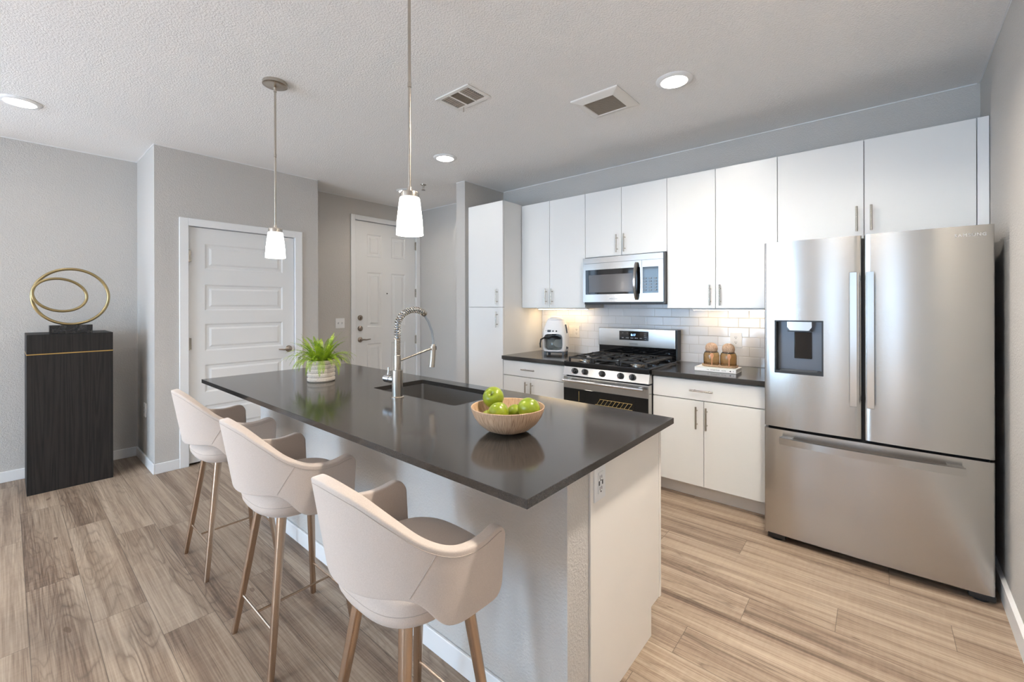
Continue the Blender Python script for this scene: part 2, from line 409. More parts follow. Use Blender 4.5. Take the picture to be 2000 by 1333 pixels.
def shift(bm, v):
    bmesh.ops.translate(bm, verts=bm.verts[:], vec=Vector(v)); return bm
def bake_mods(o):
    dg = bpy.context.evaluated_depsgraph_get(); dg.update()
    nm = bpy.data.meshes.new_from_object(o.evaluated_get(dg)); o.modifiers.clear(); o.data = nm
    nm.polygons.foreach_set('use_smooth', [True] * len(nm.polygons))
def lettering(name, body, size, loc, mat, parent, rot=(PI / 2, 0, 0), depth=0.0004, align='CENTER', space=1.0):
    cu = bpy.data.curves.new(name, 'FONT'); cu.body = body; cu.size = size; cu.align_x = align; cu.align_y = 'CENTER'; cu.extrude = depth; cu.space_character = space
    t = bpy.data.objects.new(name, cu); COL.objects.link(t)
    dg = bpy.context.evaluated_depsgraph_get(); dg.update(); me = bpy.data.meshes.new_from_object(t.evaluated_get(dg))
    bpy.data.objects.remove(t); bpy.data.curves.remove(cu)
    me.materials.clear(); me.materials.append(mat)
    from mathutils import Euler
    me.transform(Matrix.Translation(Vector(loc) - root_of(parent).location) @ Euler(rot).to_matrix().to_4x4())
    o = bpy.data.objects.new(name, me); COL.objects.link(o); o.parent = parent
    return o
def copy_thing(o, loc, label, group=None):
    c = o.copy(); COL.objects.link(c); c.location = loc; c['label'] = label
    if group: c['group'] = group
    for ch in o.children:
        d = ch.copy(); COL.objects.link(d); d.parent = c
        for g2 in ch.children:
            e = g2.copy(); COL.objects.link(e); e.parent = d
    return c

# ------------------------------------------------------------------ the setting
ZC = 2.735; XR = 0.48; YB = 3.82; XL = -5.26; XE = -4.96; XCL = -4.55; YC0, YC1 = 0.795, 2.16
struct('floor', box(B(), XL - .2, XR + .2, SOUTH - .2, YB + .2, -0.1, 0), MAT['floor'])
struct('ceiling', box(B(), XL - .2, XR + .2, SOUTH - .2, YB + .2, ZC, ZC + 0.12), MAT['ceiling'])
def xr(y): return 0.484 - 0.0256 * (YB - y)
struct('wall_right', prism(B(), [(xr(SOUTH), SOUTH), (XR + .2, SOUTH), (XR + .2, YB), (xr(YB), YB)], 'z', 0, ZC), MAT['wall'])
struct('wall_back', box(B(), XE - .14, XR + .14, YB, YB + .14, 0, ZC), MAT['wall'])
bm = B(); box(bm, XL - .14, XL, SOUTH, WEST[0], 0, ZC); box(bm, XL - .14, XL, WEST[1], YC0 + .12, 0, ZC); box(bm, XL - .14, XL, WEST[0], WEST[1], 0, WEST[2]); box(bm, XL - .14, XL, WEST[0], WEST[1], WEST[3], ZC)
struct('wall_left', bm, MAT['wall'])
bm = B(); ym = (WEST[0] + WEST[1]) / 2; xa, xb = XL - .11, XL - .04
for a, b in ((WEST[0], WEST[0] + .05), (WEST[1] - .05, WEST[1]), (ym - .03, ym + .03)): box(bm, xa, xb, a, b, WEST[2], WEST[3])
box(bm, xa, xb, WEST[0], WEST[1], WEST[2], WEST[2] + .05); box(bm, xa, xb, WEST[0], WEST[1], WEST[3] - .05, WEST[3]); struct('window_4', bm, MAT['trim'])
struct('wall_partition', box(B(), -3.505, -3.37, 3.195, YB, 0, ZC), MAT['wall'])
CD = (1.025, 1.918, 2.09)     # closet opening y0 y1 top
bm = B(); box(bm, XCL - .12, XCL, YC0, CD[0] - .02, 0, ZC); box(bm, XCL - .12, XCL, CD[1] + .02, YC1, 0, ZC); box(bm, XCL - .12, XCL, CD[0] - .02, CD[1] + .02, CD[2] + .02, ZC)
struct('wall_closet_front', bm, MAT['wall'])
struct('wall_closet_side', box(B(), XL, XCL - .12, YC0, YC0 + .12, 0, ZC), MAT['wall'])
struct('wall_closet_return', box(B(), XE, XCL - .12, YC1 - .12, YC1, 0, ZC), MAT['wall'])
ED = (2.82, 3.752, 2.472)
bm = B(); box(bm, XE - .14, XE, YC1 - .2, ED[0] - .02, 0, ZC); box(bm, XE - .14, XE, ED[1] + .02, YB, 0, ZC); box(bm, XE - .14, XE, ED[0] - .02, ED[1] + .02, ED[2] + .02, ZC)
struct('wall_entry', bm, MAT['wall'])
# south wall with the two daylight openings (behind the camera)
bm = B(); xs = [XL - .14] + [v for w in WINS for v in w[:2]] + [XR + .14]
for i in range(0, len(xs), 2): box(bm, xs[i], xs[i + 1], SOUTH - .12, SOUTH, 0, ZC)
for x0, x1, z0, z1 in WINS:
    box(bm, x0, x1, SOUTH - .12, SOUTH, 0, z0); box(bm, x0, x1, SOUTH - .12, SOUTH, z1, ZC)
struct('wall_south', bm, MAT['wall'])
for i, (x0, x1, z0, z1) in enumerate(WINS):
    bm = B(); f = .05; xm = (x0 + x1) / 2
    box(bm, x0, x0 + f, SOUTH - .1, SOUTH - .03, z0, z1); box(bm, x1 - f, x1, SOUTH - .1, SOUTH - .03, z0, z1)
    box(bm, x0, x1, SOUTH - .1, SOUTH - .03, z0, z0 + f); box(bm, x0, x1, SOUTH - .1, SOUTH - .03, z1 - f, z1); box(bm, xm - .03, xm + .03, SOUTH - .1, SOUTH - .03, z0, z1)
    struct('window_%d' % (i + 1), bm, MAT['trim'])
def baseboard(name, x0, x1, y0, y1, h=0.085):
    struct(name, box(B(), x0, x1, y0, y1, 0, h, 0.003, 1), MAT['trim'])
baseboard('baseboard_left', XL, XL + .013, SOUTH, YC0)
baseboard('baseboard_closet_side', XL + .013, XCL + .013, YC0 - .013, YC0)
baseboard('baseboard_closet_front', XCL, XCL + .013, YC0, CD[0] - .065)
baseboard('baseboard_closet_end', XCL, XCL + .013, CD[1] + .07, YC1)
baseboard('baseboard_entry', XE, XE + .013, YC1, ED[0] - .065)
baseboard('baseboard_hall', XE, -3.505, YB - .013, YB)
baseboard('baseboard_partition', -3.518, -3.505, 3.195, YB - .013)
baseboard('baseboard_partition_end', -3.518, -3.37, 3.182, 3.195)
struct('baseboard_right', prism(B(), [(xr(SOUTH) - .018, SOUTH), (xr(SOUTH), SOUTH), (xr(YB - .02), YB - .02), (xr(YB - .02) - .018, YB - .02)], 'z', 0, 0.092), MAT['trim'])
# white paint bead where walls meet the ceiling
q_ = .005
bm = B(); box(bm, -3.37, .47, YB - q_, YB, ZC - q_, ZC); box(bm, -3.37, -3.37 + q_, 3.195, YB - q_, ZC - q_, ZC); box(bm, -3.505, -3.37, 3.195 - q_, 3.195, ZC - q_, ZC)
struct('trim_1', bm, MAT['trim'])
struct('trim_2', prism(B(), [(xr(-1.0) - q_, -1.0), (xr(-1.0), -1.0), (xr(YB - .01), YB - .01), (xr(YB - .01) - q_, YB - .01)], 'z', ZC - q_, ZC), MAT['trim'])
bm = B(); box(bm, XCL, XCL + q_, YC0 - q_, YC1, ZC - q_, ZC); box(bm, XL + q_, XCL, YC0 - q_, YC0, ZC - q_, ZC); box(bm, XL, XL + q_, -1.5, YC0, ZC - q_, ZC)
struct('trim_3', bm, MAT['trim'])
bm = B(); box(bm, XE, XE + q_, YC1, YB - q_, ZC - q_, ZC); box(bm, XE, -3.505, YB - q_, YB, ZC - q_, ZC)
struct('trim_4', bm, MAT['trim'])
# backsplash
struct('wall_backsplash', box(B(), -2.80, -0.45, YB - .008, YB, 0.90, 1.84), MAT['tile'])

# panelled doors -----------------------------------------------------
def panel_slab(ys, zs, panels, x, th, inset=(0.0, 0.013, 0.034, 0.05), dep=(0.0, -0.008, -0.008, -0.001)):
    """front faces +X at x; ys/zs cut lines; panels = set of (i,j) cells that are raised panels"""
    bm = B()
    def q(*p): bm.faces.new([bm.verts.new(Vector(v)) for v in p])
    for i in range(len(ys) - 1):
        for j in range(len(zs) - 1):
            y0, y1, z0, z1 = ys[i], ys[i + 1], zs[j], zs[j + 1]
            if (i, j) not in panels:
                q((x, y0, z0), (x, y1, z0), (x, y1, z1), (x, y0, z1)); continue
            R = [[(x + d, y0 + s, z0 + s), (x + d, y1 - s, z0 + s), (x + d, y1 - s, z1 - s), (x + d, y0 + s, z1 - s)] for s, d in zip(inset, dep)]
            for a, b in zip(R, R[1:]):
                for k in range(4): q(a[k], a[(k + 1) % 4], b[(k + 1) % 4], b[k])
            q(*R[-1])
    y0, y1, z0, z1 = ys[0], ys[-1], zs[0], zs[-1]; xb = x - th
    q((xb, y0, z0), (xb, y1, z0), (xb, y1, z1), (xb, y0, z1))
    q((x, y0, z0), (xb, y0, z0), (xb, y0, z1), (x, y0, z1)); q((x, y1, z0), (xb, y1, z0), (xb, y1, z1), (x, y1, z1))
    q((x, y0, z1), (xb, y0, z1), (xb, y1, z1), (x, y1, z1)); q((x, y0, z0), (xb, y0, z0), (xb, y1, z0), (x, y1, z0))
    bmesh.ops.remove_doubles(bm, verts=bm.verts[:], dist=1e-5)
    return bm
def casing(bm, x, y0, y1, zt, w0, w1, t=0.016):
    for a, b in ((y0 - w0, y0), (y1, y1 + w1)): box(bm, x, x + t, a, b, 0, zt + w0, 0.003, 1)
    box(bm, x, x + t, y0, y1, zt, zt + w0, 0.003, 1)
    # jamb lining inside the opening
    box(bm, x - .12, x, y0 - .02, y0 - .0, 0, zt); box(bm, x - .12, x, y1, y1 + .02, 0, zt); box(bm, x - .12, x, y0 - .02, y1 + .02, zt, zt + .02)
    return bm
def hinge(parent, x, y, z, h=0.10):
    bm = B(); cyl(bm, (x, y, z - h / 2), (x, y, z + h / 2), .008, seg=10); box(bm, x - .004, x + .002, y - .016, y + .016, z - h / 2, z + h / 2)
    for k in (-1, 1): cyl(bm, (x, y, z + k * h / 2), (x, y, z + k * (h / 2 + .006)), .006, .003, 10)
    mk('hinge', bm, MAT['nickel'], parent)
def lever(parent, x, y, z, sgn, L=.11):
    bm = B(); lathe(bm, [(0.0, 0), (.033, 0), (.033, .006), (.026, .014), (.013, .018), (.012, .045), (0, .045)], (x, y, z), 28, 'x')
    tube(bm, [(x + .045, y - sgn * .008, z), (x + .05, y + sgn * .02, z + .002), (x + .05, y + sgn * .06, z - .002), (x + .046, y + sgn * L, z + .004)], [.010, .010, .008, .006], 12)
    return mk('door_handle', bm, MAT['bronze'], parent)
d1 = bpy.data.objects.new('door_1', None); COL.objects.link(d1); d1.location = (XCL, 1.47, 0); d1['kind'] = 'structure'
mk('casing', casing(B(), XCL, CD[0], CD[1], CD[2], 0.066, 0.072), MAT['trim'], d1, False)
ys = [CD[0] + .005, 1.148, 1.806, CD[1] - .004]
zs = [0.018, 0.27, 0.505, 0.622, 0.868, 0.991, 1.233, 1.351, 1.583, 1.72, 1.947, CD[2] - .005]
mk('slab', panel_slab(ys, zs, {(1, 1), (1, 3), (1, 5), (1, 7), (1, 9)}, XCL - .012, .04), MAT['door'], d1, False)
for z in (1.828, 1.063, 0.3): hinge(d1, XCL + .002, CD[0] + .004, z)
lever(d1, XCL - .012, 1.862, 0.957, -1)
mk('dark_backing', box(B(), XCL - .075, XCL - .06, CD[0], CD[1], 0.0, CD[2]), MAT['slot'], d1, False)  # dark sheet behind the whole slab, standing in for shade in the gaps
d2 = bpy.data.objects.new('door_2', None); COL.objects.link(d2); d2.location = (XE, 3.28, 0); d2['kind'] = 'structure'
mk('casing', casing(B(), XE, ED[0], ED[1], ED[2], 0.060, 0.064), MAT['trim'], d2, False)
ys = [ED[0] + .005, 2.992, 3.205, 3.352, 3.578, ED[1] - .004]
zs = [0.018, 0.24, 0.905, 1.118, 1.822, 2.026, 2.314, ED[2] - .005]
mk('slab', panel_slab(ys, zs, {(i, j) for i in (1, 3) for j in (1, 3, 5)}, XE - .012, .045, (0, .016, .04, .055)), MAT['door'], d2, False)
for z in (2.23, 1.568, 0.916, 0.25): hinge(d2, XE + .002, ED[1] - .004, z, .11)
lever(d2, XE - .012, 2.895, 0.962, 1, .12)
for z in (1.24, 1.105):
    bm = B(); lathe(bm, [(0, 0), (.034, 0), (.034, .008), (.028, .018), (.02, .022), (0, .022)], (XE - .012, 2.895, z), 28, 'x')
    if z > 1.2: box(bm, XE + .008, XE + .030, 2.889, 2.901, z - .016, z + .016, .004)
    mk('deadbolt', bm, MAT['bronze'], d2)
mk('peephole', lathe(B(), [(0, 0), (.009, 0), (.009, .006), (.005, .008), (0, .006)], (XE - .012, 3.287, 1.553), 16, 'x'), MAT['slot'], d2)
mk('dark_backing', box(B(), XE - .085, XE - .065, ED[0], ED[1], 0.0, ED[2]), MAT['slot'], d2, False)  # dark sheet filling the opening behind the slab as painted gap shade

# ------------------------------------------------------------------ wall plates
def receptacles(t, u, z, y):
    for dz in (.0195, -.0195):
        bm = prism(B(), [(u + .0165 * c, z + dz + .0145 * s) for c, s in [(math.cos(q), max(-.85, min(.85, math.sin(q)))) for q in [2 * PI * k / 24 for k in range(24)]]], 'y', y - .0015, y)
        r = mk('receptacle', bm, MAT['white'], t); yy = y - .0015; bm = B()
        box(bm, u - .0075, u - .0050, yy - .0006, yy, z + dz - .001, z + dz + .008); box(bm, u + .0050, u + .0075, yy - .0006, yy, z + dz + .0005, z + dz + .0075)
        cyl(bm, (u, yy - .0006, z + dz - .007), (u, yy, z + dz - .007), .0028, seg=10); mk('slots', bm, MAT['slot'], r)
YT = YB - .008
t = thing('wall_outlet', 'white duplex outlet on the tile between the wooden-topped jars and the fridge', 'outlet', (-0.862, YT, 1.107))
mk('cover_plate', box(B(), -.862 - .044, -.862 + .044, YT - .005, YT, 1.107 - .06, 1.107 + .06, .002), MAT['white'], t)
receptacles(t, -.862, 1.107, YT - .005)
t = thing('wall_outlet', 'wide white plate with switch and outlet beside the coffee maker', 'outlet', (-2.385, YT, 1.12))
mk('cover_plate', box(B(), -2.385 - .063, -2.385 + .063, YT - .005, YT, 1.12 - .06, 1.12 + .06, .002), MAT['white'], t)
mk('rocker', box(B(), -2.385 - .046, -2.385 - .014, YT - .009, YT - .005, 1.12 - .034, 1.12 + .034, .002), MAT['white'], t)
receptacles(t, -2.355, 1.12, YT - .005)
t = thing('wall_outlet', 'small white outlet low on the wall beside the dark pedestal', 'outlet', (-4.914, YC0, 0.477))
mk('cover_plate', box(B(), -4.914 - .037, -4.914 + .037, YC0 - .006, YC0, .477 - .06, .477 + .06, .002), MAT['white'], t)
receptacles(t, -4.914, .477, YC0 - .006)
t = thing('light_switch', 'white double toggle switch plate on the wall left of the entry door', 'light switch', (XE, 2.621, 1.18))
mk('cover_plate', box(B(), XE, XE + .006, 2.621 - .058, 2.621 + .058, 1.18 - .06, 1.18 + .06, .002), MAT['white'], t)
for dy in (-.023, .023):
    bm = B(); box(bm, XE + .005, XE + .009, 2.621 + dy - .006, 2.621 + dy + .006, 1.168, 1.192); box(bm, XE + .008, XE + .02, 2.621 + dy - .004, 2.621 + dy + .004, 1.181, 1.190, .001)
    mk('toggle', bm, MAT['page'], t)

# ------------------------------------------------------------------ cabinets
def bar_handle(parent, p, length, axis='z', r=.0062, out=.032):
    """bar pull on a front that faces -Y; p = middle of the pull on the front"""
    x, y, z = p; h = length / 2; bm = B()
    if axis == 'z':
        cyl(bm, (x, y - out, z - h), (x, y - out, z + h), r, seg=14)
        for s in (-1, 1): cyl(bm, (x, y - out, z + s * h * .62), (x, y + .001, z + s * h * .62), r * .75, seg=10)
    else:
        cyl(bm, (x - h, y - out, z), (x + h, y - out, z), r, seg=14)
        for s in (-1, 1): cyl(bm, (x + s * h * .62, y - out, z), (x + s * h * .62, y + .001, z), r * .75, seg=10)
    return mk('handle', bm, MAT['nickel'], parent)
GAP = .0018; DT = .02
def front(parent, name, x0, x1, z0, z1, y, mat='cab'):
    return mk(name, box(B(), x0 + GAP, x1 - GAP, y, y + DT, z0 + GAP, z1 - GAP, .0015, 1), MAT[mat], parent, False)
def carcass(parent, x0, x1, y0, y1, z0, z1):
    bm = B(); box(bm, x0 + .001, x1 - .001, y0 + DT + .002, y1, z0, z1); mk('carcass', bm, MAT['cab'], parent, False)
    mk('gap_backing', box(B(), x0 + .004, x1 - .004, y0 + DT, y0 + DT + .003, z0 + .004, z1 - .004), MAT['cabin'], parent, False)  # grey sheet behind the fronts, painting shade into the gaps between them
YU = 3.46; ZU0, ZU1 = 1.365, 2.42; YF = 3.168
def upper(label, x0, x1, xm, z0, hz):
    t = thing('wall_cabinet', label, 'cabinet', ((x0 + x1) / 2, YB, z0), 'upper kitchen cabinets')
    carcass(t, x0, x1, YU, YB - .009, z0, ZU1)
    for a, b, hx in ((x0, xm, xm - .036), (xm, x1, xm + .034)):
        d = front(t, 'door', a, b, z0, ZU1, YU); bar_handle(d, (hx, YU, hz), .156)
    return t
upper('tall white two-door upper cabinet above the coffee maker', -2.800, -2.046, -2.447, ZU0, 1.478)
upper('short white two-door upper cabinet right above the microwave', -2.046, -1.289, -1.686, 1.825, 1.930)
upper('tall white two-door upper cabinet above the wooden-topped jars', -1.289, -0.520, -0.922, ZU0, 1.465)
t = upper('wide white two-door upper cabinet above the refrigerator', -0.520, 0.425, -0.056, 1.80, 1.926)
mk('filler_strip', box(B(), .427, .472, YU + .004, YU + .02, 1.80, ZU1, .001, 1), MAT['trim'], t, False)
t = thing('pantry_cabinet', 'tall floor-to-top white pantry cabinet with two stacked doors', 'cabinet', (-3.045, 3.5, 0))
carcass(t, -3.29, -2.803, YF, YB - .001, 0.105, 2.43)
mk('filler_strip', box(B(), -3.368, -3.291, YF + .10, YF + .118, 0.0, 2.43), MAT['cab'], t, False)
mk('toe_kick', box(B(), -3.285, -2.806, YF + .075, YF + .09, 0, .104), MAT['toe'], t, False)
for z0, z1, hz in ((.107, 1.373, 1.252), (1.373, 2.43, 1.478)):
    d = front(t, 'door', -3.29, -2.803, z0, z1, YF); bar_handle(d, (-2.874, YF, hz), .156)
ZK = .901
def base(label, x0, x1, xm, hx):
    t = thing('base_cabinet', label, 'cabinet', ((x0 + x1) / 2, 3.5, 0), 'lower kitchen cabinets')
    carcass(t, x0, x1, YF, YB - .001, .105, .865)
    mk('toe_kick', box(B(), x0 + .003, x1 - .003, YF + .075, YF + .09, 0, .104), MAT['toe'], t, False)
    d = front(t, 'drawer', x0, x1, .714, .858, YF); bar_handle(d, (hx, YF, .786), .156, 'x')
    for a, b, h in ((x0, xm, xm - .045), (xm, x1, xm + .022)):
        d = front(t, 'door', a, b, .107, .712, YF); bar_handle(d, (h, YF, .595), .156)
    return t
base('white base cabinet with a drawer and two doors left of the stove', -2.800, -2.064, -2.458, -2.475)
base('white base cabinet with a drawer and two doors between stove and refrigerator', -1.290, -0.532, -0.924, -0.935)
for x0, x1, lb in ((-2.801, -2.062, 'dark quartz countertop section under the coffee maker'), (-1.290, -0.53, 'dark quartz countertop section under the book and jars')):
    o = mk('countertop', box(B(), x0, x1, 3.143, YT - .0005, .866, ZK, .0025), MAT['quartz']); tag(o, lb, 'countertop', 'kitchen counter sections')
# under-cabinet strips
for x0, x1, lb in ((-2.76, -2.16, 'glowing strip light under the cabinet above the coffee maker'), (-1.16, -0.56, 'glowing strip light under the cabinet above the jars')):
    t = thing('strip_light', lb, 'light', ((x0 + x1) / 2, 3.70, ZU0), 'under-cabinet lights')
    mk('housing', box(B(), x0, x1, 3.67, 3.725, ZU0 - .014, ZU0, .002), MAT['white'], t)
    mk('lens', box(B(), x0 + .01, x1 - .01, 3.682, 3.716, ZU0 - .018, ZU0 - .014), MAT['strip'], t, False, label='lit warm lens')

# ------------------------------------------------------------------ island
ZI = .905; IX0, IX1, IY0, IY1 = -3.418, -0.664, .840, 1.858; IP = -0.723; IE = -3.188; IW = 1.118; IC = 1.248
struct('wall_island', box(B(), IE, IP - .004, IW, IC, 0, ZI - .026), MAT['wall'])
bm = B(); box(bm, IE - .002, IP + .009, IW - .013, IW, 0, .085, .003, 1); struct('baseboard_island', bm, MAT['trim'])
t = thing('island_cabinet', 'white island base cabinet with a plain end panel, under the large countertop', 'cabinet', (-1.95, 1.55, 0))
bm = B(); box(bm, IE, -2.33, IC + .001, 1.83, .12, ZI - .0265); box(bm, -1.49, IP - .018, IC + .001, 1.83, .12, ZI - .0265); box(bm, -2.33, -1.49, IC + .001, 1.83, .12, .62); box(bm, IE, IP - .018, IC + .001, 1.76, 0, .12)
box(bm, -2.33, -1.49, 1.80, 1.83, .62, ZI - .0265)
mk('carcass', bm, MAT['cab'], t, False)
mk('end_panel', prism(B(), [(IC + .001, 0), (1.753, 0), (1.753, .121), (1.849, .121), (1.849, ZI - .026), (IC + .001, ZI - .026)], 'x', IP - .018, IP), MAT['panel'], t, False)
mk('edge_strip', box(B(), IP, IP + .004, IC - .001, IC + .018, 0, ZI - .0265, .001, 1), MAT['panel'], t, False); mk('edge_strip', box(B(), IP, IP + .004, 1.836, 1.853, .121, ZI - .0265, .001, 1), MAT['panel'], t, False)
for i in range(4):
    a = IE + i * .611; d = front(t, 'door', a, a + .611, .125, .70, 1.831); d2_ = front(t, 'drawer', a, a + .611, .70, ZI - .03, 1.831)
o = mk('island_countertop', box(B(), IX0, IX1, IY0, IY1, ZI - .025, ZI, .0012, 1), MAT['quartz'])
SX0, SX1, SY0, SY1 = -2.270, -1.552, 1.402, 1.768
cut(o, loft(B(), [rrect((SX0 + SX1) / 2, (SY0 + SY1) / 2, (SX1 - SX0) / 2, (SY1 - SY0) / 2, .018, z) for z in (ZI - .1, ZI + .1)]))
tag(o, 'long dark polished quartz island countertop with a sink cutout', 'countertop')
t = thing('kitchen_sink', 'rectangular stainless sink set under the island countertop', 'sink', (-1.91, 1.585, .68))
bm = B(); cx, cy, a, b = -1.911, 1.585, .365, .189
secs = [rrect(cx, cy, a + .02, b + .02, .02, ZI - .0262), rrect(cx, cy, a, b, .016, ZI - .0262), rrect(cx, cy, a - .003, b - .003, .016, .725), rrect(cx, cy, a - .018, b - .018, .018, .702), rrect(cx, cy, a * .4, b * .4, .02, .698), rrect(cx, cy, .04, .04, .03, .695)]
loft(bm, secs, cap=False); bm.verts.ensure_lookup_table(); bm.faces.new(bm.verts[-36:]); mk('basin', bm, MAT['basin'], t)
mk('drain', lathe(B(), [(0, .004), (.02, .006), (.045, .004), (.05, .0)], (cx, cy, .6955), 32), MAT['chrome'], t)
# island outlet
t = thing('wall_outlet', 'white outlet plate with charging ports high on the island end panel', 'outlet', (IP, 1.308, .787))
mk('cover_plate', box(B(), IP, IP + .006, 1.270, 1.346, .728, .848, .002), MAT['white'], t)
rc = mk('receptacle', box(B(), IP + .006, IP + .009, 1.291, 1.325, .752, .824, .002), MAT['white'], t)
for z in (.807, .769):
    bm = B(); box(bm, IP + .009, IP + .0096, 1.300, 1.3022, z - .006, z + .006); box(bm, IP + .009, IP + .0096, 1.312, 1.3142, z - .005, z + .005)
    cyl(bm, (IP + .009, 1.307, z - .011), (IP + .0097, 1.307, z - .011), .003, seg=10); mk('slots', bm, MAT['slot'], rc, False)
for y in (1.296, 1.318): mk('charging_port', box(B(), IP + .009, IP + .0097, y - .003, y + .003, .780, .795), MAT['slot'], rc, False)

# ------------------------------------------------------------------ faucet
FX, FY = -1.93, 1.338
t = thing('kitchen_faucet', 'tall brushed nickel spring-neck faucet on the island beside the sink', 'faucet', (FX, FY, ZI))
mk('base', lathe(B(), [(0, 0), (.034, 0), (.034, .005), (.0285, .008), (.0285, .145), (.026, .147), (0, .147)], (FX, FY, ZI), 40), MAT['nickel'], t)
mk('body', lathe(B(), [(0, .146), (.0185, .146), (.0185, .222), (.0165, .225), (0, .225)], (FX, FY, ZI), 36), MAT['nickel'], t)
prof = [(0, .224)]
for k in range(11):
    z = .224 + k * .0078; prof += [(.0150, z), (.0172, z + .002), (.0172, z + .005), (.0150, z + .007)]
prof += [(.011, .312), (0, .312)]
mk('ribbed_collar', lathe(B(), prof, (FX, FY, ZI), 32), MAT['nickel'], t)
path = []
for k in range(41):
    s = k / 40
    if s < .32: path.append(Vector((FX, FY + .006 * s, 1.205 + s / .32 * .075)))
    else:
        a = (s - .32) / .68 * 2.22; R = .106
        path.append(Vector((FX, FY + .002 + R - R * math.cos(a), 1.28 + .088 * math.sin(a))))
def along(pts, s):
    L = [0]
    for a, b in zip(pts, pts[1:]): L.append(L[-1] + (b - a).length)
    d = s * L[-1]
    for i in range(len(pts) - 1):
        if d <= L[i + 1] or i == len(pts) - 2:
            f = (d - L[i]) / (L[i + 1] - L[i]); return pts[i].lerp(pts[i + 1], f), (pts[i + 1] - pts[i]).normalized()
turns = 23; sp = []
for k in range(turns * 14 + 1):
    s = k / (turns * 14); s2 = s; p, tg = along(path, min(s2, 1)); u = Vector((1, 0, 0)); w = tg.cross(u)
    a = 2 * PI * k / 14; sp.append(p + (u * math.cos(a) + w * math.sin(a)) * .0155)
mk('spring', tube(B(), sp, .0027, 8), MAT['nickel'], t)
end = path[-1]
hose = [p for p in path[::2]]
hx = [end + Vector((0, .012, -.02)), Vector((FX, 1.545, 1.30)), Vector((FX, 1.570, 1.245)), Vector((FX, 1.580, 1.19)), Vector((FX, 1.580, 1.155))]
mk('hose', tube(B(), hose + hx, .0068, 12), MAT['rubber'], t)
mk('spring_end', cyl(B(), end - along(path, 1)[1] * .006, end + along(path, 1)[1] * .014, .0185, .0165, 24), MAT['nickel'], t)
bm = B(); tube(bm, [(FX, 1.581, 1.170), (FX, 1.580, 1.150), (FX, 1.574, 1.085), (FX, 1.568, 1.040)], [.011, .0145, .0155, .0165], 24); mk('spray_head', bm, MAT['nickel'], t)
bm = B(); tube(bm, [(FX, FY + .01, ZI + .192), (FX, 1.565, 1.146)], .0056, 12); lathe(bm, [(.0155, 1.138), (.0195, 1.138), (.0195, 1.158), (.0155, 1.158)], (FX, 1.5795, 0), 24); mk('support_arm', bm, MAT['nickel'], t)
bm = B(); cyl(bm, (FX - .02, FY, ZI + .092), (FX - .06, FY, ZI + .092), .0185, seg=28); cyl(bm, (FX - .06, FY, ZI + .092), (FX - .105, FY, ZI + .092), .0215, seg=28); mk('valve', bm, MAT['chrome'], t)
mk('lever', tube(B(), [(FX - .085, FY, ZI + .11), (FX - .087, FY + .004, ZI + .135), (FX - .09, FY + .006, ZI + .15)], [.005, .0045, .004], 10), MAT['chrome'], t)

# ------------------------------------------------------------------ refrigerator
FR0, FR1, FY0 = -.509, .416, 2.920
t = thing('refrigerator', 'stainless french-door refrigerator with water dispenser beside the right wall', 'refrigerator', (-.046, 3.3, 0))
mk('case', box(B(), FR0 + .006, FR1 - .006, FY0 + .085, 3.74, .035, 1.752, .006), MAT['darkgrey'], t)
mk('gasket', box(B(), FR0 + .012, FR1 - .012, FY0 + .0795, FY0 + .09, .045, 1.745), MAT['black'], t, False)
def curved_front(x0, x1, z0, z1, y, bulge, th=.06, r=.012):
    bm = B(); n = 28; pts = []
    for k in range(n + 1):
        u = k / n; x = x0 + (x1 - x0) * u; e = min(x - x0, x1 - x); rr = r - math.sqrt(max(0, r * r - (r - min(e, r)) ** 2))
        pts.append((x, y - bulge * (1 - (2 * u - 1) ** 2) + bulge + rr))
    # finer corner columns
    extra = []
    for f in (.08, .25, .5): extra += [(x0 + r * f, y + bulge * 1.0 + r - math.sqrt(r * r - (r - r * f) ** 2)), (x1 - r * f, y + bulge * 1.0 + r - math.sqrt(r * r - (r - r * f) ** 2))]
    pts = sorted(pts + extra, key=lambda p: p[0])
    poly = pts + [(x1, y + th), (x0, y + th)]
    prism(bm, poly, 'z', z0, z1); return bm
ld = mk('left_door', shift(curved_front(FR0, -.058, .677, 1.757, FY0, .007), -t.location), MAT['steel_v'], t, angle=25, local=True)
cut(ld, shift(box(B(), -.456, -.222, FY0 - .05, FY0 + .12, .993, 1.301), -t.location))
rd = mk('right_door', curved_front(-.048, FR1, .675, 1.760, FY0, .007), MAT['steel_v'], t, angle=25)
dr = mk('freezer_drawer', curved_front(FR0 - .001, FR1, .045, .661, FY0, .009), MAT['steel_v'], t, angle=25)
# dispenser
bm = B(); X0, X1, Z0, Z1, Y0, Y1 = -.456, -.222, .993, 1.301, FY0 + .004, FY0 + .078
box(bm, X0, X0 + .008, Y0, Y1, Z0, Z1); box(bm, X1 - .008, X1, Y0, Y1, Z0, Z1); box(bm, X0 + .008, X1 - .008, Y0, Y1, Z1 - .008, Z1); box(bm, X0 + .008, X1 - .008, Y0, Y1, Z0, Z0 + .016)
mk('dispenser_frame', bm, MAT['black'], ld, False)
mk('dispenser_back', box(B(), X0 + .01, X1 - .01, Y1 - .006, Y1, Z0 + .0165, Z1 - .0085), MAT['greyp'], ld, False)
bm = B(); prism(bm, [(-.394, 1.294), (-.276, 1.294), (-.276, 1.262), (-.290, 1.243), (-.380, 1.243), (-.394, 1.262)], 'y', Y0 + .008, Y1 - .004); mk('dispenser_nozzle', bm, MAT['steel'], ld, False)
mk('nozzle_collar', box(B(), -.392, -.278, Y0 + .012, Y1 - .004, 1.236, 1.2425), MAT['black'], ld, False)
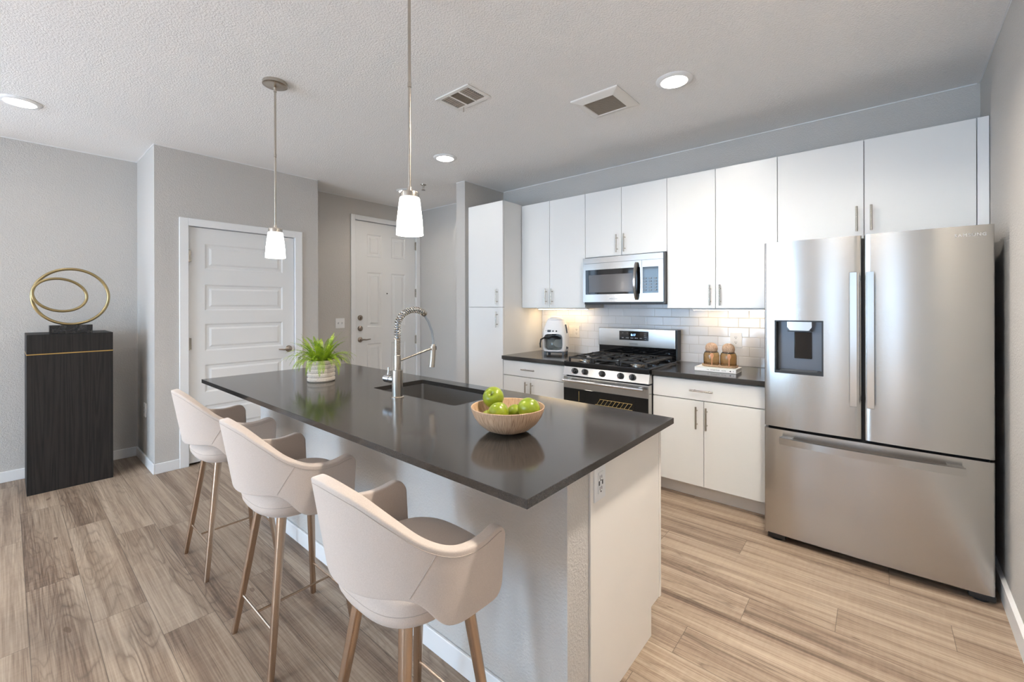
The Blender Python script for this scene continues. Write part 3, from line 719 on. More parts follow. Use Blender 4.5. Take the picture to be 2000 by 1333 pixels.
mk('dispenser_paddle', box(B(), -.366, -.280, Y1 - .014, Y1 - .005, 1.078, 1.232, .003), MAT['blackgloss'], ld)
mk('drip_grille', box(B(), -.43, -.25, Y0 + .004, Y1 - .004, Z0 + .016, Z0 + .020), MAT['darkgrey'], ld, False)
for nm, x, par in (('left', -.091, ld), ('right', -.022, rd)):
    bm = B(); box(bm, x - .0155, x + .0155, FY0 - .062, FY0 - .046, .857, 1.560, .0015, 1)
    for z in (.885, 1.532): box(bm, x - .010, x + .010, FY0 - .048, FY0 + .006, z - .016, z + .016, .003)
    mk('handle', bm, MAT['steel'], par)
bm = B(); pts = []
secs = []
for k in range(25):
    u = k / 24; x = -.425 + .742 * u; y = FY0 - .044 - .026 * (1 - (2 * u - 1) ** 2)
    secs.append([(x, y - .008, .592), (x, y + .008, .590), (x, y + .008, .630), (x, y - .008, .628)])
loft(bm, secs)
for x in (-.395, .287): box(bm, x - .03, x + .03, FY0 - .044, FY0 + .008, .598, .622, .003)
mk('handle', bm, MAT['steel'], dr, angle=40)
lettering('brand_lettering', 'SAMSUNG', .021, (.338, FY0 + .0018, 1.716), MAT['silvertext'], rd, rot=(PI / 2, 0, .042), space=1.15)
for x in (-.45, .375):
    bm = B(); box(bm, x - .045, x + .045, FY0 + .02, FY0 + .11, .012, .042, .006); cyl(bm, (x, FY0 + .06, 0), (x, FY0 + .06, .014), .03, seg=20); mk('foot', bm, MAT['black'], t)
mk('kick_grille', box(B(), FR0 + .03, FR1 - .03, FY0 + .09, FY0 + .11, .012, .06), MAT['black'], t, False)

# ------------------------------------------------------------------ microwave
MX0, MX1, MY = -2.042, -1.290, 3.400
t = thing('microwave_oven', 'stainless over-range microwave with dark window mounted below the short cabinet', 'microwave', (-1.666, 3.6, 1.41))
mk('case', box(B(), MX0 + .002, MX1 - .002, MY + .045, YT - .001, 1.425, 1.824, .002), MAT['darkgrey'], t)
mk('underside', box(B(), MX0 + .01, MX1 - .01, MY + .02, YT - .03, 1.398, 1.426, .004), MAT['black'], t)
def bowed(x0, x1, z0, z1, y, th, xc0=MX0, xc1=MX1, b=.012):
    bm = B(); n = 20; pts = []
    for k in range(n + 1):
        x = x0 + (x1 - x0) * k / n; w = (2 * (x - xc0) / (xc1 - xc0) - 1); pts.append((x, y + b * w * w))
    prism(bm, pts + [(p[0], p[1] + th) for p in reversed(pts)], 'z', z0, z1); return bm
mk('top_vent_panel', bowed(MX0, MX1 - .012, 1.766, 1.815, MY, .05), MAT['steel'], t)
door = mk('door', bowed(MX0, -1.478, 1.419, 1.764, MY, .05), MAT['steel'], t)
mk('window_frame', bowed(-2.014, -1.492, 1.487, 1.707, MY - .0012, .004), MAT['blackgloss'], door)
mk('window_mesh', bowed(-1.977, -1.556, 1.505, 1.660, MY - .0022, .004), MAT['mwmesh'], door)
ctl = mk('control_panel', bowed(-1.476, MX1 - .012, 1.419, 1.764, MY, .05), MAT['steel'], t)
mk('keypad', bowed(-1.470, -1.340, 1.490, 1.706, MY - .0012, .004), MAT['keypad'], ctl)
bm = B(); box(bm, MX1 - .012, MX1 - .001, MY + .012, MY + .06, 1.405, 1.818); mk('side_trim', bm, MAT['darkgrey'], t, False)
bm = B(); secs = []
for k in range(21):
    u = k / 20; z = 1.434 + .314 * u; y = MY - .010 - .042 * math.sin(PI * u) ** .8; w = .0145 if 0 < k < 20 else .012
    secs.append([(-1.520 - w, y + .007, z), (-1.520 - w * .6, y - .007, z), (-1.520 + w * .6, y - .007, z), (-1.520 + w, y + .007, z), (-1.520, y + .010, z)])
loft(bm, secs); mk('handle', bm, MAT['steel'], door, angle=50)
lettering('brand_lettering', 'SAMSUNG', .017, (-1.735, MY - .001, 1.448), MAT['silvertext'], door)
kp_ = M('keypad_button_print', (0.16, 0.18, 0.20), 0.15)
for r_ in range(5):
    for c_ in range(3):
        kx, kz, ky = -1.448 + c_ * .0425, 1.515 + r_ * .024, MY - .0018 + (.0022 if c_ == 2 else 0)
        mk('key', box(B(), kx - .011, kx + .011, ky, ky + .004, kz - .005, kz + .005), kp_, ctl, False)

# ------------------------------------------------------------------ range
RX0, RX1, RY = -2.048, -1.292, 3.105
t = thing('gas_range', 'stainless freestanding gas range with five knobs and black oven door', 'stove', (-1.67, 3.4, 0))
mk('case', box(B(), RX0 + .002, RX1 - .002, RY + .045, 3.79, .03, .868, .002), MAT['black'], t, False)
cp = mk('control_panel', prism(B(), [(RY + .010, .872), (RY - .012, .800), (RY + .06, .797), (RY + .06, .872)], 'x', RX0, RX1), MAT['steel'], t, False)
mk('cooktop', box(B(), RX0 - .001, RX1 + .001, RY - .004, 3.70, .870, .915, .008, 3), MAT['blackgloss'], t)
od = mk('oven_door', box(B(), RX0, RX1, RY - .008, RY + .05, .225, .788, .004), MAT['steel'], t)
cut_b = box(B(), RX0 + .16, RX1 - .16, RY - .03, RY + .1, .36, .60); L = t.location
cut(od, shift(cut_b, -L))
mk('oven_glass', box(B(), RX0 + .004, RX1 - .004, RY - .0115, RY - .0082, .250, .690, .001, 1), M('tinted_oven_glass', (0.004, 0.004, 0.004), 0.05), od, False)
bm = B(); cyl(bm, (RX0 + .02, RY - .052, .760), (RX1 - .026, RY - .052, .760), .0125, seg=20)
for x in (RX0 + .06, RX1 - .066): box(bm, x - .012, x + .012, RY - .05, RY - .006, .752, .768, .003)
mk('handle', bm, MAT['chrome'], od)
bm = B()
for k in range(9): cyl(bm, (-1.725 + .034 * k, RY - .0125, .588), (-1.695 + .034 * k, RY - .0125, .630), .0018, seg=6)
tube(bm, [(-1.74, RY - .0125, .586), (-1.42, RY - .0125, .586)], .0018, 6); tube(bm, [(-1.70, RY - .0125, .632), (-1.42, RY - .0125, .632)], .0018, 6); tube(bm, [(-1.893, RY - .0125, .590), (-1.893, RY - .0125, .672)], .0022, 6)
mk('oven_rack', bm, MAT['oven_in'], od)
mk('storage_drawer', box(B(), RX0, RX1, RY - .006, RY + .05, .055, .218, .004), MAT['steel'], t)
for x in (RX0 + .06, RX1 - .06): mk('foot', cyl(B(), (x, RY + .1, 0), (x, RY + .1, .032), .02, seg=16), MAT['black'], t)
for x in (-1.937, -1.840, -1.682, -1.522, -1.423):
    bm = B(); c = Vector((x, RY - .003, .8375)); nrm = Vector((0, -1, .30)).normalized(); uu = Vector((1, 0, 0)); vv = nrm.cross(uu)
    tube(bm, [c, c + nrm * .008, c + nrm * .010, c + nrm * .026], [.0245, .0245, .0205, .0175], 28)
    k_ = mk('knob', bm, MAT['black'], t)
    bm = B(); g = c + nrm * .026
    for q_ in range(1):
        P = [g + uu * a + vv * b + nrm * d for d in (0, .010) for a, b in ((-.0055, -.017), (.0055, -.017), (.0055, .017), (-.0055, .017))]
        loft(bm, [P[:4], P[4:]])
    mk('grip', bm, MAT['chrome'] if False else MAT['darkgrey'], k_, False)
    bm = B(); h = c + uu * -.016 + vv * -.020 + nrm * .0095; tube(bm, [h, h + nrm * .0012], .0032, 8); mk('mark', bm, MAT['red'], k_)
bg = mk('backguard', box(B(), RX0 + .004, RX1 - .014, 3.700, 3.79, 1.008, 1.178, .008), MAT['steel'], t)
mk('backguard_side', box(B(), RX1 - .0138, RX1, 3.705, 3.79, .915, 1.174, .003), MAT['black'], t)
mk('backguard_base', box(B(), RX0 + .008, RX1 - .014, 3.712, 3.79, .914, 1.008), MAT['blackgloss'], t, False)
mk('display', box(B(), -1.826, -1.546, 3.6975, 3.702, 1.070, 1.153, .001, 1), MAT['blackgloss'], bg)
lettering('clock_digits', '8:17', .026, (-1.688, 3.697, 1.118), MAT['blue_led'], bg)
for x, z, s, tx in ((-1.79, 1.135, .011, '—'), (-1.745, 1.135, .011, '—'), (-1.79, 1.09, .012, 'OFF'), (-1.745, 1.09, .012, 'OVEN'), (-1.70, 1.09, .012, 'BAKE'), (-1.658, 1.09, .012, 'BROIL'), (-1.615, 1.09, .011, 'SELF'), (-1.575, 1.133, .011, '1 2 3'), (-1.575, 1.118, .011, '4 5 6'), (-1.575, 1.103, .011, '7 8 9'), (-1.575, 1.085, .011, '0')):
    lettering('panel_lettering', tx, s, (x, 3.697, z), MAT['paletext'], bg)
lettering('brand_lettering', 'SAMSUNG', .018, (-1.685, 3.699, 1.037), MAT['greytext'], bg)
# burners and grates
for x, y, r_ in ((-1.90, 3.24, .052), (-1.90, 3.53, .042), (-1.67, 3.385, .055), (-1.44, 3.24, .052), (-1.44, 3.53, .042)):
    b_ = mk('burner', lathe(B(), [(0, .0), (r_ + .012, 0), (r_ + .012, .006), (r_, .010), (r_, .016), (0, .016)], (x, y, .913), 32), MAT['nickel'], t)
    mk('burner_cap', lathe(B(), [(0, .016), (r_ * .78, .016), (r_ * .78, .022), (r_ * .7, .025), (0, .026)], (x, y, .913), 32), MAT['iron'], b_)
for x0, x1 in ((RX0 + .03, -1.795), (-1.790, -1.550), (-1.545, RX1 - .03)):
    bm = B(); y0, y1, z0, z1 = 3.135, 3.660, .938, .952; w = .0065
    for y in (y0, y1, (y0 + y1) / 2): box(bm, x0, x1, y - w, y + w, z0, z1, .002, 1)
    for x in (x0 + w, x1 - w): box(bm, x - w, x + w, y0, y1, z0, z1, .002, 1)
    xm = (x0 + x1) / 2
    for yc in ((y0 * 3 + y1) / 4, (y0 + y1 * 3) / 4):
        for a, b, c_, d_ in ((x0, xm - .03, yc, yc), (xm + .03, x1, yc, yc)): box(bm, a, b, yc - w * .8, yc + w * .8, z0 + .001, z1 + .003, .002, 1)
        box(bm, xm - w * .8, xm + w * .8, yc + .03, yc + .125, z0 + .001, z1 + .003, .002, 1); box(bm, xm - w * .8, xm + w * .8, yc - .125, yc - .03, z0 + .001, z1 + .003, .002, 1)
    for x in (x0 + .008, x1 - .008):
        for y in (y0 + .004, y1 - .004): box(bm, x - .008, x + .008, y - .008, y + .008, .9145, z0 + .002, .002, 1)
    mk('grate', bm, MAT['iron'], t)

# ------------------------------------------------------------------ coffee maker
KX, KY = -2.462, 3.590
t = thing('coffee_maker', 'rounded white retro coffee maker with glass carafe on the counter', 'coffee maker', (KX, KY, ZK))
bm = B(); secs = []
for z, a, b, e in ((.028, .100, .098, 3.2), (.036, .118, .115, 3.4), (.060, .123, .118, 3.6), (.14, .124, .118, 3.8), (.22, .122, .115, 3.6), (.27, .114, .108, 3.2), (.31, .101, .098, 2.9), (.338, .090, .088, 2.7), (.344, .084, .082, 2.6)):
    secs.append(sup(0, 0, a, b, z, e, 64))
loft(bm, secs); body = mk('body', bm, MAT['coffee_white'], t, local=True)
bm = B(); n = loft(bm, [[(x, y, z) for x, y, z in [(-.088 + 0, yy, 0) for _ in ()]]] if False else [[(p[0], yy, p[1]) for p in [(-.006 + .094 * math.copysign(abs(math.cos(q)) ** .5, math.cos(q)), .128 + .080 * math.copysign(abs(math.sin(q)) ** .4, math.sin(q))) for q in [2 * PI * k / 48 for k in range(48)]]] for yy in (-.2, .035)])
cut(body, bm)
mk('lid', lathe(B(), [(0, .378), (.035, .376), (.062, .370), (.078, .360), (.084, .350), (.0845, .345), (0, .345)], (0, 0, 0), 48), MAT['coffee_white'], t, local=True)
mk('lid_ring', lathe(B(), [(.0835, .3425), (.0868, .3425), (.0868, .3465), (.0835, .3465)], (0, 0, 0), 48), MAT['coffee_grey'], t, local=True)
bm = B()
for x, y in ((-.09, -.085), (.09, -.085), (-.09, .085), (.09, .085)): box(bm, x - .012, x + .012, y - .012, y + .012, 0, .034, .002)
box(bm, -.1, .1, -.09, .09, .020, .032, .004); mk('base_feet', bm, MAT['darkgrey'], t, local=True)
bm = B(); lathe(bm, [(0, .052), (.062, .052), (.074, .062), (.079, .10), (.074, .138), (.061, .156), (.058, .164)], (-.008, -.040, 0), 40)
car = mk('carafe', bm, MAT['smoke'], t, local=True)
bm = B(); lathe(bm, [(.060, .154), (.066, .154), (.066, .167), (.060, .167)], (-.008, -.040, 0), 40); lathe(bm, [(0, .182), (.03, .182), (.058, .169), (.058, .164), (0, .164)], (-.008, -.040, 0), 40)
mk('carafe_lid', bm, MAT['black'], car, local=True)
bm = B(); tube(bm, [(-.062, -.068, .162), (-.100, -.100, .168), (-.128, -.118, .152), (-.134, -.124, .11), (-.131, -.122, .072)], [.007, .008, .008, .008, .006], 12); mk('carafe_handle', bm, MAT['black'], car, local=True)
mk('drip_nozzle', lathe(B(), [(0, .186), (.022, .192), (.026, .208), (0, .208)], (-.012, -.035, 0), 24), MAT['black'], t, local=True)
def fy(x, z): 
    a, b, e = (.1175, .111, 3.3) if z > .24 else (.122, .115, 3.6)
    return -b * (1 - min(.99, abs(x) / a) ** e) ** (1 / e)
bm = B()
for x in (-.005, .028): lathe(bm, [(0, -.004), (.0072, -.004), (.0076, .004), (0, .004)], (x, fy(x, .236) - .001, .236), 20, 'y')
lathe(bm, [(0, -.002), (.003, -.002), (.003, .004), (0, .004)], (-.078, fy(-.078, .236), .239), 10, 'y')
mk('buttons', bm, MAT['black'], t, local=True)
bm = B(); box(bm, -.064, -.028, fy(-.046, .236) - .003, fy(-.046, .236) + .01, .226, .248, .005); mk('clock_window', bm, MAT['darkgrey'], t, local=True)
bm = B(); tube(bm, [(.108, -.052, .30), (.118, -.056, .26), (.1225, -.058, .215)], [.006, .007, .006], 10); mk('water_gauge', bm, MAT['darkgrey'], t, local=True)
bm = B(); box(bm, .1205, .128, -.085, -.070, .060, .085, .002); cyl(bm, (.124, -.077, .072), (.138, -.077, .072), .006, seg=12); mk('side_switch', bm, MAT['black'], t, local=True)
t.rotation_euler = (0, 0, math.radians(22))

# ------------------------------------------------------------------ book, tray, jars
t = thing('book', 'thick white hardcover book lying flat under the jar tray', 'book', (-.897, 3.42, ZK))
BX0, BX1, BY0, BY1, BZ = -1.037, -.755, 3.335, 3.515, .0305
bm = B(); box(bm, BX0, BX1, BY0, BY1, ZK, ZK + .003, .0008, 1); box(bm, BX0, BX1, BY0, BY1, ZK + BZ - .003, ZK + BZ, .0008, 1); box(bm, BX0, BX1, BY0, BY0 + .004, ZK, ZK + BZ, .0008, 1); mk('cover', bm, MAT['cover'], t, False)
mk('pages', box(B(), BX0 + .003, BX1 - .003, BY0 + .004, BY1 - .003, ZK + .003, ZK + BZ - .003), MAT['page'], t, False)
zc_ = ZK + BZ / 2
for x, s, tx in ((-.943, .008, 'THE'), (-.893, .0135, 'KINFOLK'), (-.836, .010, 'HOME'), (-.772, .012, 'Y')): lettering('spine_lettering', tx, s, (x, BY0 - .0004, zc_), MAT['blacktext'], t, space=1.15)
mk('spine_mark', prism(B(), [(-.800, zc_), (-.788, zc_ + .006), (-.788, zc_ - .006)], 'y', BY0 - .0008, BY0 + .001), MAT['blacktext'], t, False)
TX, TY, TZ = -.886, 3.432, ZK + BZ
bm = B(); loft(bm, [sup(TX, TY, .112, .052, TZ, 3.2, 56), sup(TX, TY, .120, .060, TZ + .004, 3.2, 56), sup(TX, TY, .122, .062, TZ + .017, 3.2, 56), sup(TX, TY, .117, .057, TZ + .017, 3.2, 56), sup(TX, TY, .114, .054, TZ + .010, 3.2, 56)])
o = mk('wooden_tray', bm, MAT['traywood']); tag(o, 'small oval wooden tray on the white book, holding two jars', 'tray')
JZ = TZ + .0102
jar0 = thing('glass_jar', 'left amber glass jar with a cork ball lid on the wooden tray', 'jar', (-.945, 3.434, JZ), 'cork-topped jars')
bm = B(); lathe(bm, [(0, .001), (.048, .001), (.0545, .006), (.0555, .03), (.0555, .075), (.050, .092), (.041, .100), (.040, .104), (.037, .104), (.038, .098), (.047, .088), (.0525, .072), (.0525, .03), (.051, .008), (0, .005)], (0, 0, 0), 40); mk('glass', bm, MAT['amber'], jar0, local=True)
mk('cork_lid', lathe(B(), [(0, .094), (.034, .096), (.040, .106), (.0435, .122), (.041, .140), (.032, .155), (.017, .164), (0, .166)], (0, 0, 0), 36), MAT['cork'], jar0, local=True)
mk('neck_band', lathe(B(), [(.0405, .094), (.0445, .094), (.0445, .100), (.0405, .100)], (0, 0, 0), 36), MAT['darkgrey'], jar0, local=True)
bm = B(); a_ = Vector((.30, -.95, 0)); sx_ = Vector((.95, .30, 0))
ring = []
for k, (z, w, d) in enumerate(((.003, .0045, .0605), (.05, .0045, .0605), (.056, .006, .0605), (.064, .0105, .061), (.074, .013, .061), (.084, .011, .060), (.092, .004, .058))):
    c = a_ * d; ring.append([c - sx_ * w + Vector((0, 0, z)), c - a_ * -.003 + Vector((0, 0, z)), c + sx_ * w + Vector((0, 0, z)), c - a_ * .003 + Vector((0, 0, z))])
loft(bm, ring); mk('wooden_spoon', bm, MAT['spoonwood'], jar0, local=True)
copy_thing(jar0, (-.828, 3.434, JZ), 'right amber glass jar with a cork ball lid, nearer the refrigerator', 'cork-topped jars')

# ------------------------------------------------------------------ fern in pot
PX, PY = -2.752, 1.326
t = thing('potted_fern', 'bright green fern in a round ribbed stone pot on the island', 'plant', (PX, PY, ZI))
prof = [(0, 0), (.076, 0)]
for k in range(5):
    z = k * .027; prof += [(.0785, z + .002), (.0835, z + .007), (.0838, z + .020), (.0790, z + .0262)]
prof += [(.077, .136), (.072, .134), (.070, .11), (0, .108)]
mk('pot', lathe(B(), prof, (0, 0, 0), 56), MAT['pot'], t, angle=30, local=True)
mk('soil', lathe(B(), [(0, .120), (.04, .119), (.0705, .112)], (0, 0, 0), 32), MAT['soil'], t, local=True)
def frond(az, L, elev, droop, wid, seedn):
    rnd = random.Random(seedn); bm = B(); n = 26
    d = Vector((math.cos(az), math.sin(az), 0)); p = Vector((d.x * .040, d.y * .040, .118)); e = elev; pts = [p.copy()]; tg = []
    for k in range(n):
        u = k / n; e2 = elev - droop * u ** 1.3; dirv = d * math.cos(e2) + Vector((0, 0, 1)) * math.sin(e2); tg.append(dirv); p = p + dirv * (L / n); pts.append(p.copy())
    tg.append(tg[-1]); side = Vector((-d.y, d.x, 0))
    tube(bm, pts, [.0012 * (1 - .8 * k / n) for k in range(n + 1)], 5)
    for k in range(3, n + 1):
        u = k / n; w = wid * (math.sin(PI * min(1, u * .93 + .07)) ** .6) * (1 - .25 * u); w = max(w, .003)
        if u > .97: w *= .5
        nrm = side.cross(tg[k]).normalized()
        for s in (-1, 1):
            ln = w * rnd.uniform(.85, 1.1); hw = L / n * .42
            a = pts[k]; out = (side * s * .93 + tg[k] * .36 + nrm * rnd.uniform(-.22, .12)).normalized()
            b = a + out * ln
            v = [bm.verts.new(a - tg[k] * hw * .55), bm.verts.new(a + out * ln * .55 - tg[k] * hw * .8 + nrm * .0012), bm.verts.new(b), bm.verts.new(a + out * ln * .5 + tg[k] * hw * .8), bm.verts.new(a + tg[k] * hw * .55)]
            bm.faces.new(v)
    return bm
rnd = random.Random(3)
for k in range(92):
    az = k * 2.39996 + rnd.uniform(-.25, .25)
    if k < 30: el, dr_, L_ = rnd.uniform(1.15, 1.5), rnd.uniform(.4, 1.3), rnd.uniform(.15, .225)
    elif k < 66: el, dr_, L_ = rnd.uniform(.75, 1.15), rnd.uniform(1.7, 2.6), rnd.uniform(.16, .225)
    else: el, dr_, L_ = rnd.uniform(.45, .85), rnd.uniform(1.9, 2.6), rnd.uniform(.15, .21)
    mk('frond', frond(az, L_, el, dr_, rnd.uniform(.017, .024), k), MAT['leaf'], t, smooth=False, local=True)

# ------------------------------------------------------------------ bowl and apples
BWX, BWY = -1.083, 1.251
prof = [(0, 0), (.045, 0), (.056, .003), (.085, .014), (.112, .036), (.130, .062), (.1395, .086), (.142, .097), (.1405, .099), (.1375, .097), (.132, .080), (.118, .052), (.095, .028), (.06, .013), (0, .009)]
o = mk('wooden_bowl', lathe(B(), prof, (0, 0, 0), 72), MAT['bowlwood']); o.location = (BWX, BWY, ZI + .0002); tag(o, 'pale turned wooden bowl of green apples on the island', 'bowl')
def apple_mesh(r):
    bm = B(); prof = []
    for k in range(25):
        a = PI * k / 24; rr = math.sin(a) * (1 + .06 * math.cos(a)); z = -math.cos(a)
        z += -.0 if k < 12 else -.34 * math.exp(-(rr / .24) ** 2)
        z += .22 * math.exp(-(rr / .22) ** 2) if k < 12 else 0
        prof.append((rr * r * (1.0 if 0 < k < 24 else 0), z * r * .93))
    lathe(bm, prof, (0, 0, 0), 36)
    for v in bm.verts:
        an = math.atan2(v.co.y, v.co.x); f = 1 + .025 * math.cos(5 * an) * max(0, abs(v.co.z) / r - .3); v.co.x *= f; v.co.y *= f
    return bm
AP = [(-.086, .010, .1185, .0425, (.85, .60, 0), 'green apple on top at the left of the bowl, its dimple facing front'),
      (-.004, -.050, .0790, .0410, (2.25, -.55, 0), 'green apple at the front middle of the bowl, blossom end forward'),
      (.083, .026, .0960, .0435, (.35, .5, 0), 'large green apple at the right side of the wooden bowl'),
      (-.066, -.040, .0545, .0260, (.9, .6, 0), 'small green apple low in the bowl below the topmost apple'),
      (.000, .046, .0640, .0340, (.2, -.6, 0), 'green apple half hidden at the middle back of the bowl')]
for i, (dx, dy, dz, r_, rot, lb) in enumerate(AP):
    t = thing('green_apple', lb, 'apple', (BWX + dx, BWY + dy, ZI + dz), 'apples in the bowl')
    mk('skin', apple_mesh(r_), MAT['apple'], t, angle=80, local=True)
    mk('stem', tube(B(), [(0, 0, r_ * .56), (r_ * .03, 0, r_ * .76), (r_ * .12, 0, r_ * .98)], [.0022, .0016, .0022], 8), MAT['stem'], t, local=True)
    t.rotation_euler = (rot[0], rot[1], i * 1.1)

# ------------------------------------------------------------------ bar stools
def interp(tb, s):
    for (a, va), (b, vb) in zip(tb, tb[1:]):
        if s <= b:
            i = [q[0] for q in tb].index(a)
            def sl(k):
                if k == 0: return 0.0
                if k == len(tb) - 1: return (tb[k][1] - tb[k - 1][1]) / (tb[k][0] - tb[k - 1][0])
                return (tb[k + 1][1] - tb[k - 1][1]) / (tb[k + 1][0] - tb[k - 1][0])
            h = b - a; f = (s - a) / h; m0, m1 = sl(i) * h, sl(i + 1) * h
            return va * (2 * f ** 3 - 3 * f * f + 1) + m0 * (f ** 3 - 2 * f * f + f) + vb * (3 * f * f - 2 * f ** 3) + m1 * (f ** 3 - f * f)
    return tb[-1][1]
def plan(s, z):
    """s 0 back centre .. 1 quarter turn .. 1.6 arm end ; right half"""
    a = .226 + (z - .6) * .09; b = .184 + (z - .6) * .175
    if s <= 1:
        th = s * PI / 2; return Vector((a * math.sin(th), -b * math.cos(th), z))
    f = (s - 1) / .6; return Vector((a - .010 * f * f, f * .150, z))
TOP = [(0, .957), (.25, .936), (.45, .886), (.65, .826), (.85, .788), (1.05, .773), (1.25, .773), (1.45, .781), (1.6, .776)]
BOT = [(0, .676), (.30, .680), (.50, .682), (.62, .668), (.71, .632), (.79, .600), (.92, .584), (1.2, .576), (1.6, .566)]
def make_stool():
    t = thing('bar_stool', '', 'bar stool', (0, 0, 0), 'bar stools at the island')
    # upholstered shell
    bm = B(); nu, nv = 64, 14; rows = []
    for i in range(nu + 1):
        s = (i / nu * 2 - 1) * 1.6; sg = 1 if s >= 0 else -1; q = abs(s); zt, zb = interp(TOP, q), interp(BOT, q)
        if q > 1.45:      # rounded front corners
            f = (q - 1.45) / .15; zt -= .030 * (1 - math.sqrt(max(0, 1 - f * f))) * 1.0; zb += .035 * (1 - math.sqrt(max(0, 1 - f * f)))
        row = []
        for j in range(nv + 1):
            z = zb + (zt - zb) * j / nv; p = plan(q, z); p.x *= sg; row.append(bm.verts.new(p))
        rows.append(row)
    for a, b in zip(rows, rows[1:]):
        for j in range(nv): bm.faces.new((a[j], a[j + 1], b[j + 1], b[j]))
    sh = mk('backrest', bm, MAT['fabric'], t, local=True)
    md = sh.modifiers.new('s', 'SOLIDIFY'); md.thickness = .032; md.offset = 0.0
    md = sh.modifiers.new('b', 'BEVEL'); md.width = .0148; md.segments = 4; md.limit_method = 'ANGLE'; md.angle_limit = math.radians(50)
    md = sh.modifiers.new('u', 'SUBSURF'); md.levels = 1; md.render_levels = 1
    bake_mods(sh)
    # seams: along the outer top edge and slanting down each side
    def off(s, z, d=.0165):
        q = abs(s); sg = 1 if s >= 0 else -1; p = plan(q, z); e = plan(min(q + .01, 1.6), z) - plan(max(q - .01, 0), z); n_ = Vector((e.y, -e.x, 0)).normalized()
        p = p + n_ * d; p.x *= sg; return p
    bm = B(); pts = [off((k / 80 * 2 - 1) * 1.5, interp(TOP, abs((k / 80 * 2 - 1) * 1.5)) - .017) for k in range(81)]
    tube(bm, pts, .0009, 6)
    for sg in (-1, 1): tube(bm, [off(sg * (.74 - .18 * k / 12), .790 - .103 * k / 12) for k in range(13)], .0009, 6)
    mk('seam', bm, MAT['seam'], t, local=True)
    # seat cushion
    bm = B(); secs = []
    for z, a, b, e in ((.560, .10, .09, 2.6), (.562, .140, .135, 2.7), (.570, .172, .168, 2.8), (.585, .192, .188, 2.9), (.602, .201, .197, 3.0), (.622, .204, .200, 3.0), (.648, .202, .198, 3.0), (.664, .193, .189, 2.9), (.675, .174, .170, 2.8), (.681, .13, .13, 2.6), (.683, .06, .06, 2.4)):
        secs.append(sup(0, .018, a * .965, b * .955, z, e, 64))
    loft(bm, secs); st = mk('seat', bm, MAT['fabric'], t, angle=80, local=True)
    mk('seat_seam', tube(B(), sup(0, .018, .1972, .1912, .622, 3.0, 64), .0009, 6, closed=True), MAT['seam'], st, local=True)
    # legs
    for sx_, sy_ in ((-1, -1), (1, -1), (-1, 1), (1, 1)):
        b0 = Vector((sx_ * .192, .005 + sy_ * .168, 0)); t0 = Vector((sx_ * .105, .016 + sy_ * .103, .575)); secs = []
        for f, w in ((0, .0105), (.02, .011), (1, .0165)):
            c = b0.lerp(t0, f); secs.append([c + Vector((math.copysign(abs(math.cos(q)) ** .55, math.cos(q)) * w, math.copysign(abs(math.sin(q)) ** .55, math.sin(q)) * w, 0)) for q in [2 * PI * k / 20 for k in range(20)]])
        bm = B(); loft(bm, secs); mk('leg', bm, MAT['copper'], t, angle=50, local=True)
    def at(sx_, sy_, z):
        f = z / .575; return Vector((sx_ * (.192 - .087 * f), .005 + .011 * f + sy_ * (.168 - .065 * f), z))
    mk('rear_stretcher', tube(B(), [at(-1, -1, .165), at(1, -1, .165)], .0052, 10), MAT['copper'], t, local=True)
    mk('footrest', tube(B(), [at(-1, 1, .165), at(1, 1, .165)], .0052, 10), MAT['copper'], t, local=True)
    a, b = at(-1, -1, .165), at(1, -1, .165); c, d = at(-1, 1, .165), at(1, 1, .165)
    mk('centre_stretcher', tube(B(), [(a + b) / 2, (c + d) / 2], .0048, 10), MAT['copper'], t, local=True)
    return t
st = make_stool(); st.location = (-1.045, .763, 0); st['label'] = 'taupe upholstered bar stool nearest the island’s outlet end, largest in view'
copy_thing(st, (-1.8925, .790, 0), 'middle of the three taupe bar stools along the island')
copy_thing(st, (-2.770, .815, 0), 'taupe upholstered bar stool farthest along the island, beside the closet door')

# ------------------------------------------------------------------ pedestal and sculpture
QX0, QX1, QY0, QY1, QZ = -5.19, -4.735, .097, .564, 1.181
t = thing('display_pedestal', 'tall dark wood-grain pedestal with a thin gold line by the left wall', 'pedestal', ((QX0 + QX1) / 2, (QY0 + QY1) / 2, 0))
bm = B(); box(bm, QX0, QX1, QY0, QY1, 0, 1.031, .001, 1); box(bm, QX0, QX1, QY0, QY1, 1.038, QZ, .001, 1); mk('body', bm, MAT['ebony'], t, False)
mk('gold_line', box(B(), QX0 - .001, QX1 + .001, QY0 - .001, QY1 + .001, 1.031, 1.038), MAT['goldline'], t, False)
SXc = -4.80
t = thing('ring_sculpture', 'gold double-ring sculpture on a black marble block atop the pedestal', 'sculpture', (SXc, .330, QZ))
mk('marble_base', box(B(), SXc - .05, SXc + .05, .212, .447, QZ, QZ + .066, .002), MAT['marble'], t)
yc, zc2, R1 = .335, QZ + .064 + .222, .210
bm = B(); tube(bm, [(SXc + .012 * math.sin(a), yc + R1 * math.cos(a), zc2 + (R1 + .005) * math.sin(a)) for a in [2 * PI * k / 96 for k in range(96)]], .0106, 16, closed=True); mk('outer_ring', bm, MAT['gold'], t)
bm = B(); tube(bm, [(SXc + .026 - .030 * math.cos(a), .272 + .146 * math.cos(a), zc2 + .012 + .124 * math.sin(a) - .012 * math.cos(a)) for a in [2 * PI * k / 96 for k in range(96)]], .0098, 16, closed=True); mk('inner_ring', bm, MAT['gold'], t)

